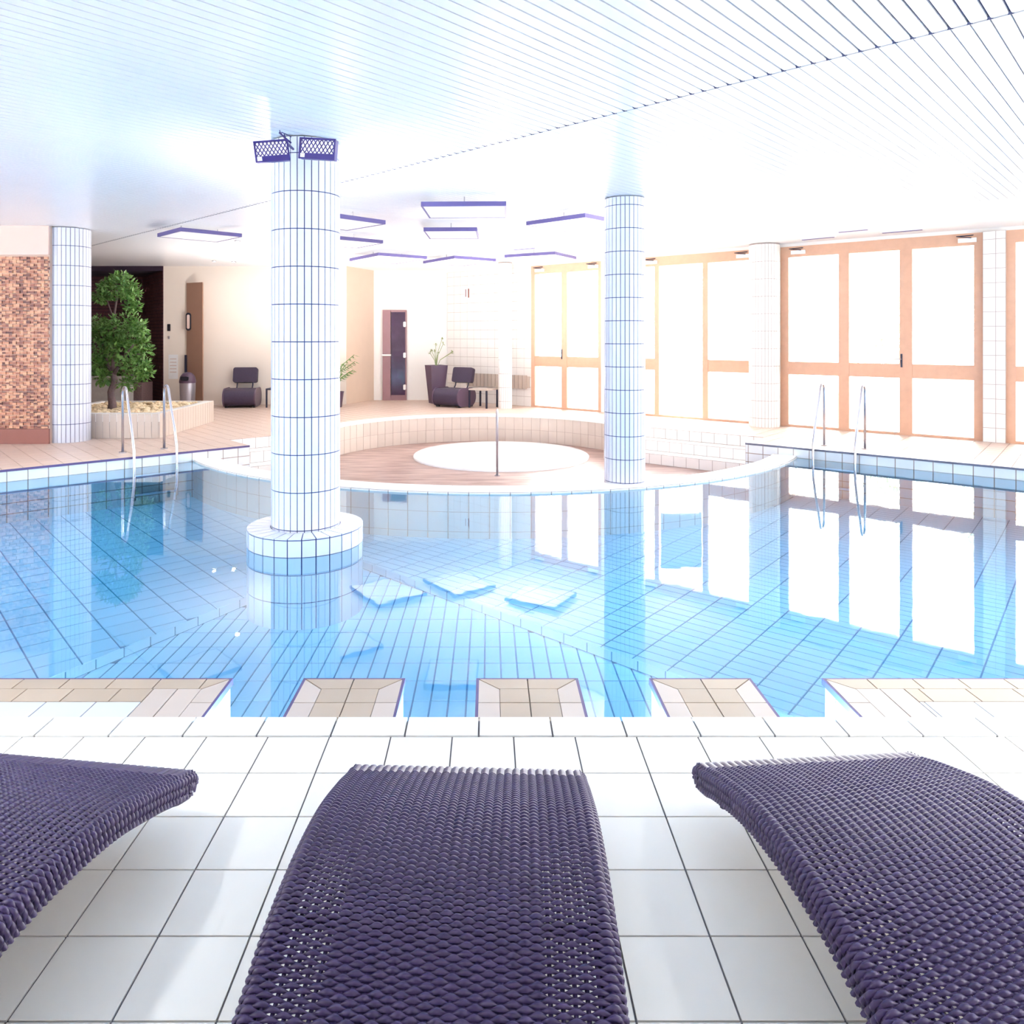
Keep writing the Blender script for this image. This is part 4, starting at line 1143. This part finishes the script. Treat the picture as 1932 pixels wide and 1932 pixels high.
# ------------------------------------------------------------------ lounge chairs
def lounge_chair(loc, rz, label):
    o = tag(empty('lounge_chair', loc, rz), label, 'chair', 'dark woven lounge chairs on the far deck')
    R = Matrix.Rotation(0, 4, 'X')
    # rolled seat: rounded section across depth, closed ends
    s_ = MB().rbox(-.31, .31, -.36, .30, .03, .38, .165, axis='x', seg=8).build('rolled_seat', M['seat_dark'], o)
    for sx in (-1, 1): MB().rbox(sx * .312 - .012, sx * .312 + .012, -.375, .315, .015, .395, .18, axis='x', seg=8).build('side_hoop', M['planter_dark'], o)
    tilt = Matrix.Translation((0, .30, .50)) @ Matrix.Rotation(math.radians(-14), 4, 'X')
    MB().rbox(-.26, .24, -.05, .05, -.02, .30, .045, mtx=tilt, axis='y', seg=6).build('backrest', M['seat_dark'], o)
    for sx in (-.17, .15): MB().tube([(sx, .20, .33), (sx, .27, .42), (sx, .30, .52)], 0.014, 8).build('back_strut', M['dark_metal'], o)
    for sx in (-.27, .27):
        for sy in (-.22, .2): MB().box(sx - .03, sx + .03, sy - .03, sy + .03, 0, .035).build('foot', M['black'], o)
    return o
ch1 = lounge_chair(at(451, 769, z=ZC) + Vector((0, .22, 0)), math.radians(6), 'dark woven lounge chair with rolled seat against the peach wall')
ch2 = copy_tree(ch1); p = at(858, 766.5, z=ZC); ch2.location = p; ch2.rotation_euler.z = math.radians(-32)
ch2['label'] = 'dark woven lounge chair beside the tall plum planter'
def side_table(loc, rz, label):
    o = tag(empty('side_table', loc, rz), label, 'table', 'low side tables beside the lounge chairs')
    MB().box(-.22, .22, -.22, .22, .36, .39).build('tabletop', M['dark_metal'], o)
    for sx in (-1, 1):
        for sy in (-1, 1): MB().box(sx * .205 - .015, sx * .205 + .015, sy * .205 - .015, sy * .205 + .015, 0, .36).build('leg', M['dark_metal'], o)
    return o
st1 = side_table(at(522, 769, z=ZC) + Vector((0, .2, 0)), 0, 'low dark side table half hidden by the ringed column')
st2 = copy_tree(st1); st2.location = at(912, 768.5, z=ZC); st2.rotation_euler.z = math.radians(-32); st2['label'] = 'low dark side table right of the chair by the planter'
for c in st2.children: c.data = c.data.copy(); c.data.materials.clear(); c.data.materials.append(M['beige_pale'] if c.name.startswith('table') else M['dark_metal'])
# tall planter with thin flowering plant
tp = tag(empty('tall_planter', at(823, 760.5, z=ZC)), 'tall tapering plum planter with wispy flowers', 'planter')
w0, w1, hh = 0.125, 0.195, 0.83
mb = MB(); mb.add([(-w0, -w0, 0), (w0, -w0, 0), (w0, w0, 0), (-w0, w0, 0), (-w1, -w1, hh), (w1, -w1, hh), (w1, w1, hh), (-w1, w1, hh), (-w1 + .03, -w1 + .03, hh), (w1 - .03, -w1 + .03, hh), (w1 - .03, w1 - .03, hh), (-w1 + .03, w1 - .03, hh), (-w1 + .03, -w1 + .03, hh - .08), (w1 - .03, -w1 + .03, hh - .08), (w1 - .03, w1 - .03, hh - .08), (-w1 + .03, w1 - .03, hh - .08)],
       [(3, 2, 1, 0), (0, 1, 5, 4), (1, 2, 6, 5), (2, 3, 7, 6), (3, 0, 4, 7), (4, 5, 9, 8), (5, 6, 10, 9), (6, 7, 11, 10), (7, 4, 8, 11), (8, 9, 13, 12), (9, 10, 14, 13), (10, 11, 15, 14), (11, 8, 12, 15), (12, 13, 14, 15)])
mb.build('pot', M['planter_dark'], tp); tp.rotation_euler.z = math.radians(25)
fl = tag(empty('flower_spray', at(823, 760.5, z=ZC) + Vector((0, 0, hh - .09))), 'wispy pale flower stems rising from the tall plum planter', 'plant')
rf = random.Random(4)
for k in range(9):
    a = rf.uniform(0, 2 * PI); e = Vector((rf.uniform(-.15, .42), rf.uniform(-.15, .15), rf.uniform(.35, .65)))
    MB().tube([(0, 0, 0), (e.x * .25, e.y * .3, e.z * .55), e], 0.006, 5).build('stem', M['leaf_pale'], fl)
    mb = MB()
    for _ in range(6): leaf_quad(mb, e, .06, .035, Vector((rf.gauss(0, 1), rf.gauss(0, 1), rf.gauss(.4, 1))), Vector((0, .2, 1)))
    mb.build('blossom', M['leaf_pale'], fl, fix=False)
# plant peeping out right of the ringed column
pp = tag(empty('potted_plant', at(632, 768, z=ZC)), 'leafy plant peeping out from behind the ringed column', 'plant')
MB().lathe([(0.0001, 0), (.14, 0), (.18, .3), (.19, .32), (.17, .32), (.15, .26), (.0001, .26)], 0, 0, 24).build('pot', M['planter_dark'], pp, smooth=True)
for k in range(16):
    a = 2 * PI * k / 16 + rf.uniform(-.2, .2); rr_ = rf.uniform(.2, .48); hz = rf.uniform(.7, 1.15)
    e = Vector((rr_ * math.cos(a), rr_ * .8 * math.sin(a), hz)); m_ = Vector((e.x * .35, e.y * .35, hz * .8))
    st = MB().tube([(0, 0, .26), m_, e], 0.008, 5).build('stem', M['leaf'], pp)
    mb = MB()
    for q in range(9):
        t_ = q / 8; b = m_.lerp(e, t_); leaf_quad(mb, b, .15, .045, Vector((math.cos(a + (1 if q % 2 else -1) * 1.0), math.sin(a + (1 if q % 2 else -1) * 1.0), -.3)), Vector((0, 0, 1)))
    mb.build('frond', M['leaf'], st, fix=False)

# ------------------------------------------------------------------ pool ladders
def ladder(P, d, n, label, sep=0.5):
    """P = point on coping edge for the first rail, d along edge, n away from pool"""
    o = tag(empty('pool_ladder', (P.x, P.y, ZC)), label, 'pool ladder', 'steel ladders on the two pool edges')
    D = Vector((d.x, d.y, 0)); N = Vector((n.x, n.y, 0)); Z = Vector((0, 0, 1))
    for k in (0, 1):
        b = D * sep * k
        path = [b + N * .42 + Z * 0, b + N * .42 + Z * .72]
        for t in (30, 60, 90, 120, 150): path.append(b + N * (.33 + .09 * math.cos(math.radians(t))) + Z * (.74 + .09 * math.sin(math.radians(t))))
        path += [b + N * .18 + Z * .62, b + N * .02 + Z * .30, b - N * .06 + Z * .08, b - N * .07 - Z * .2, b - N * .07 - Z * .52]
        MB().tube(path, 0.0165, 10).build('rail', M['steel'], o, smooth=True)
        c = b + N * .42
        MB().lathe([(0.0001, .014), (.045, .014), (.045, 0)], c.x, c.y, 18).build('foot_flange', M['steel'], o)
    for i, zz in enumerate((-.22, -.45)):
        fr = Matrix.Identity(4)
        for q in range(3): fr[q][0], fr[q][1] = D[q], N[q]
        MB().box(0, sep, -.12, -.05, zz - .012, zz + .012, fr).build('tread', M['steel'], o)
    return o
def on_edge(P, d, x):
    k = (x - CX) / F; t = (k * P.y - P.x) / (d.x - k * d.y); return P + d * t
pl_ = on_edge(EL, dL, 250); ladder(pl_, dL, nL, 'steel pool ladder on the left pool edge in front of the indoor tree')
pr_ = on_edge(ER, dR, 1537); ladder(pr_, dR, nR, 'steel pool ladder on the right pool edge before the triple glass front')

# ------------------------------------------------------------------ sun loungers
PROF = [(0.0, 0.105), (-0.012, 0.135), (0.005, 0.158), (0.06, 0.175), (0.16, 0.210), (0.33, 0.257), (0.51, 0.276), (0.68, 0.268), (0.82, 0.235), (0.98, 0.205), (1.12, 0.20), (1.28, 0.235), (1.46, 0.33), (1.66, 0.47), (1.86, 0.61), (1.97, 0.67)]
def catmull(P, per=10):
    out = []
    for i in range(len(P) - 1):
        p0, p1, p2, p3 = P[max(i - 1, 0)], P[i], P[i + 1], P[min(i + 2, len(P) - 1)]
        for k in range(per):
            t = k / per
            out.append(tuple(0.5 * ((2 * p1[j]) + (-p0[j] + p2[j]) * t + (2 * p0[j] - 5 * p1[j] + 4 * p2[j] - p3[j]) * t * t + (-p0[j] + 3 * p1[j] - 3 * p2[j] + p3[j]) * t**3) for j in (0, 1)))
    out.append(P[-1]); return out
CUR = catmull(PROF)
acc = [0.0]
for a, b in zip(CUR[:-1], CUR[1:]): acc.append(acc[-1] + math.hypot(b[0] - a[0], b[1] - a[1]))
def prof_at(s):
    s = max(0, min(acc[-1] - 1e-6, s))
    lo, hi = 0, len(acc) - 1
    while hi - lo > 1:
        m_ = (lo + hi) // 2
        if acc[m_] <= s: lo = m_
        else: hi = m_
    t = (s - acc[lo]) / (acc[hi] - acc[lo])
    y = CUR[lo][0] + t * (CUR[hi][0] - CUR[lo][0]); z = CUR[lo][1] + t * (CUR[hi][1] - CUR[lo][1])
    ty, tz = CUR[hi][0] - CUR[lo][0], CUR[hi][1] - CUR[lo][1]; L = math.hypot(ty, tz)
    return Vector((0, -y, z)), Vector((0, -ty / L, tz / L)), Vector((0, tz / L, ty / L))   # point, tangent (towards viewer), normal(up)
LW, SIDE, WR = 0.62, 0.052, 0.0205
CR = 0.016
def cross_path(q):
    """arc length q from the left lower edge -> (x, drop, nx, nn)"""
    seg = [SIDE - CR, CR * PI / 2, LW - 2 * CR, CR * PI / 2, SIDE - CR]
    if q < seg[0]: return -LW / 2, -(SIDE - q), -1, 0
    q -= seg[0]
    if q < seg[1]:
        a = q / CR; return -LW / 2 + CR - CR * math.cos(a), -CR + CR * math.sin(a), -math.cos(a), math.sin(a)
    q -= seg[1]
    if q < seg[2]: return -LW / 2 + CR + q, 0, 0, 1
    q -= seg[2]
    if q < seg[3]:
        a = q / CR; return LW / 2 - CR + CR * math.sin(a), -CR + CR * math.cos(a), math.sin(a), math.cos(a)
    q -= seg[3]
    return LW / 2, -CR - q, 1, 0
QT = 2 * (SIDE - CR) + PI * CR + LW - 2 * CR
NW = round(QT / WR); WP = QT / NW
def make_lounger():
    root = empty('sun_lounger')
    # woven cross strands
    mb = MB(); sp_ = 0.0074; S0 = 0.125; nst = int((acc[-1] - 0.012) / sp_)
    seg = 4; nq = NW * seg
    prf = ((-0.5, -0.0028), (-0.24, 0.0020), (0.24, 0.0020), (0.5, -0.0028))
    for i in range(nst):
        s = 0.012 + (i + .5) * sp_
        only_sides = s < S0; q_side = SIDE - CR + CR * 1.3
        P, Tn_, Nn = prof_at(s)
        o = len(mb.v)
        for j in range(nq + 1):
            q = j * QT / nq
            x, dn, nx, nn_ = cross_path(q)
            ph = PI * q / WP + PI * (i % 2)
            off = 0.0044 * math.cos(ph)
            qe = q / WP; qe = min(qe, NW - qe)
            wdt = (0.0108 if not 3.5 < qe < 8.5 else 0.0090) * (0.74 + 0.26 * math.cos(ph))
            for a, hh_ in prf:
                e = off + hh_ + 0.003
                mb.v.append(tuple(P + Tn_ * (a * wdt) + Vector((1, 0, 0)) * (x + nx * e) + Nn * (dn + nn_ * e)))
        for j in range(nq):
            if only_sides and q_side < (j + .5) * QT / nq < QT - q_side: continue
            for a in range(3):
                mb.f.append((o + j * 4 + a, o + j * 4 + a + 1, o + (j + 1) * 4 + a + 1, o + (j + 1) * 4 + a))
    w = mb.build('woven_surface', M['wicker'], root, smooth=True, fix=False); w['kind'] = 'stuff'
    # lengthwise strands under the weave, wrapping the foot end as ribs
    mb = MB(); ns = 120
    for k in range(NW + 1):
        q = min(max(k * WP, 0.002), QT - 0.002)
        x, dn, nx, nn_ = cross_path(q)
        edge = min(k, NW - k)
        hwid = 0.0096 if not (4 <= edge <= 8) else 0.0040
        tx_, tn_ = nn_, -nx
        o = len(mb.v)
        for i in range(ns + 1):
            s = acc[-1] * i / ns if i > 20 else (acc[-1] * 20 / ns) * i / 20
            P, Tn_, Nn = prof_at(s)
            wd = hwid if s > 0.13 else 0.0098
            lift = 0.0 if s > 0.13 else 0.004
            for a, hh_ in ((-1, -.002), (-.4, .0022), (.4, .0022), (1, -.002)):
                e = hh_ + lift
                mb.v.append(tuple(P + Vector((1, 0, 0)) * (x + nx * e + tx_ * a * wd) + Nn * (dn + nn_ * e + tn_ * a * wd)))
        for i in range(ns):
            for a in range(3): mb.f.append((o + i * 4 + a, o + (i + 1) * 4 + a, o + (i + 1) * 4 + a + 1, o + i * 4 + a + 1))
    w = mb.build('lengthwise_strands', M['wicker'], root, smooth=True, fix=False); w['kind'] = 'stuff'
    # frame tubes under both edges
    for sx in (-1, 1):
        pts_ = []
        for i in range(60):
            P, Tn_, Nn = prof_at(0.03 + (acc[-1] - .05) * i / 59); pts_.append(P + Vector((sx * (LW / 2 - .022), 0, 0)) - Nn * .03)
        MB().tube(pts_, 0.014, 8).build('frame_tube', M['dark_metal'], root, smooth=True)
    for y, zt_ in ((-.22, .19), (-.22, .19), (-1.45, .29), (-1.45, .29)):
        pass
    for y in (-.62, -1.42):
        P = min((prof_at(s) for s in [acc[-1] * k / 200 for k in range(201)]), key=lambda q: abs(q[0].y - y))[0]
        for sx in (-1, 1):
            MB().tube([(sx * .13, y, P.z - .045), (sx * .13, y, 0.012), (sx * .13, y, 0)], 0.013, 10).build('leg', M['dark_metal'], root)
        MB().tube([(-(LW / 2 - .03), y, P.z - .05), ((LW / 2 - .03), y, P.z - .05)], 0.011, 8).build('cross_bar', M['dark_metal'], root)
    for sx in (-1,): MB().tube([(sx * (LW / 2 - .05), -.075, .135), (sx * (LW / 2 - .05), -.075, .085)], 0.011, 8).build('corner_peg', M['dark_metal'], root)
    return root
lg = make_lounger()
tag(lg, 'dark violet woven sun lounger in the middle of the three', 'sun lounger', 'woven sun loungers facing the pool')
lg.location = (-0.058, 2.0, 0.0); lg.rotation_euler.z = math.radians(-2.5)
l2 = copy_tree(lg); l2['label'] = 'dark violet woven sun lounger cut by the left picture edge'
th = math.radians(-8); l2.rotation_euler.z = th
cor = Vector((-0.785, 1.985)); off = Matrix.Rotation(th, 2) @ Vector((LW / 2, 0)); l2.location = (cor.x - off.x, cor.y - off.y, 0)
l3 = copy_tree(lg); l3['label'] = 'dark violet woven sun lounger cut by the right picture edge'
th = math.radians(5); l3.rotation_euler.z = th
cor = Vector((0.562, 2.02)); off = Matrix.Rotation(th, 2) @ Vector((-LW / 2, 0)); l3.location = (cor.x - off.x, cor.y - off.y, 0)
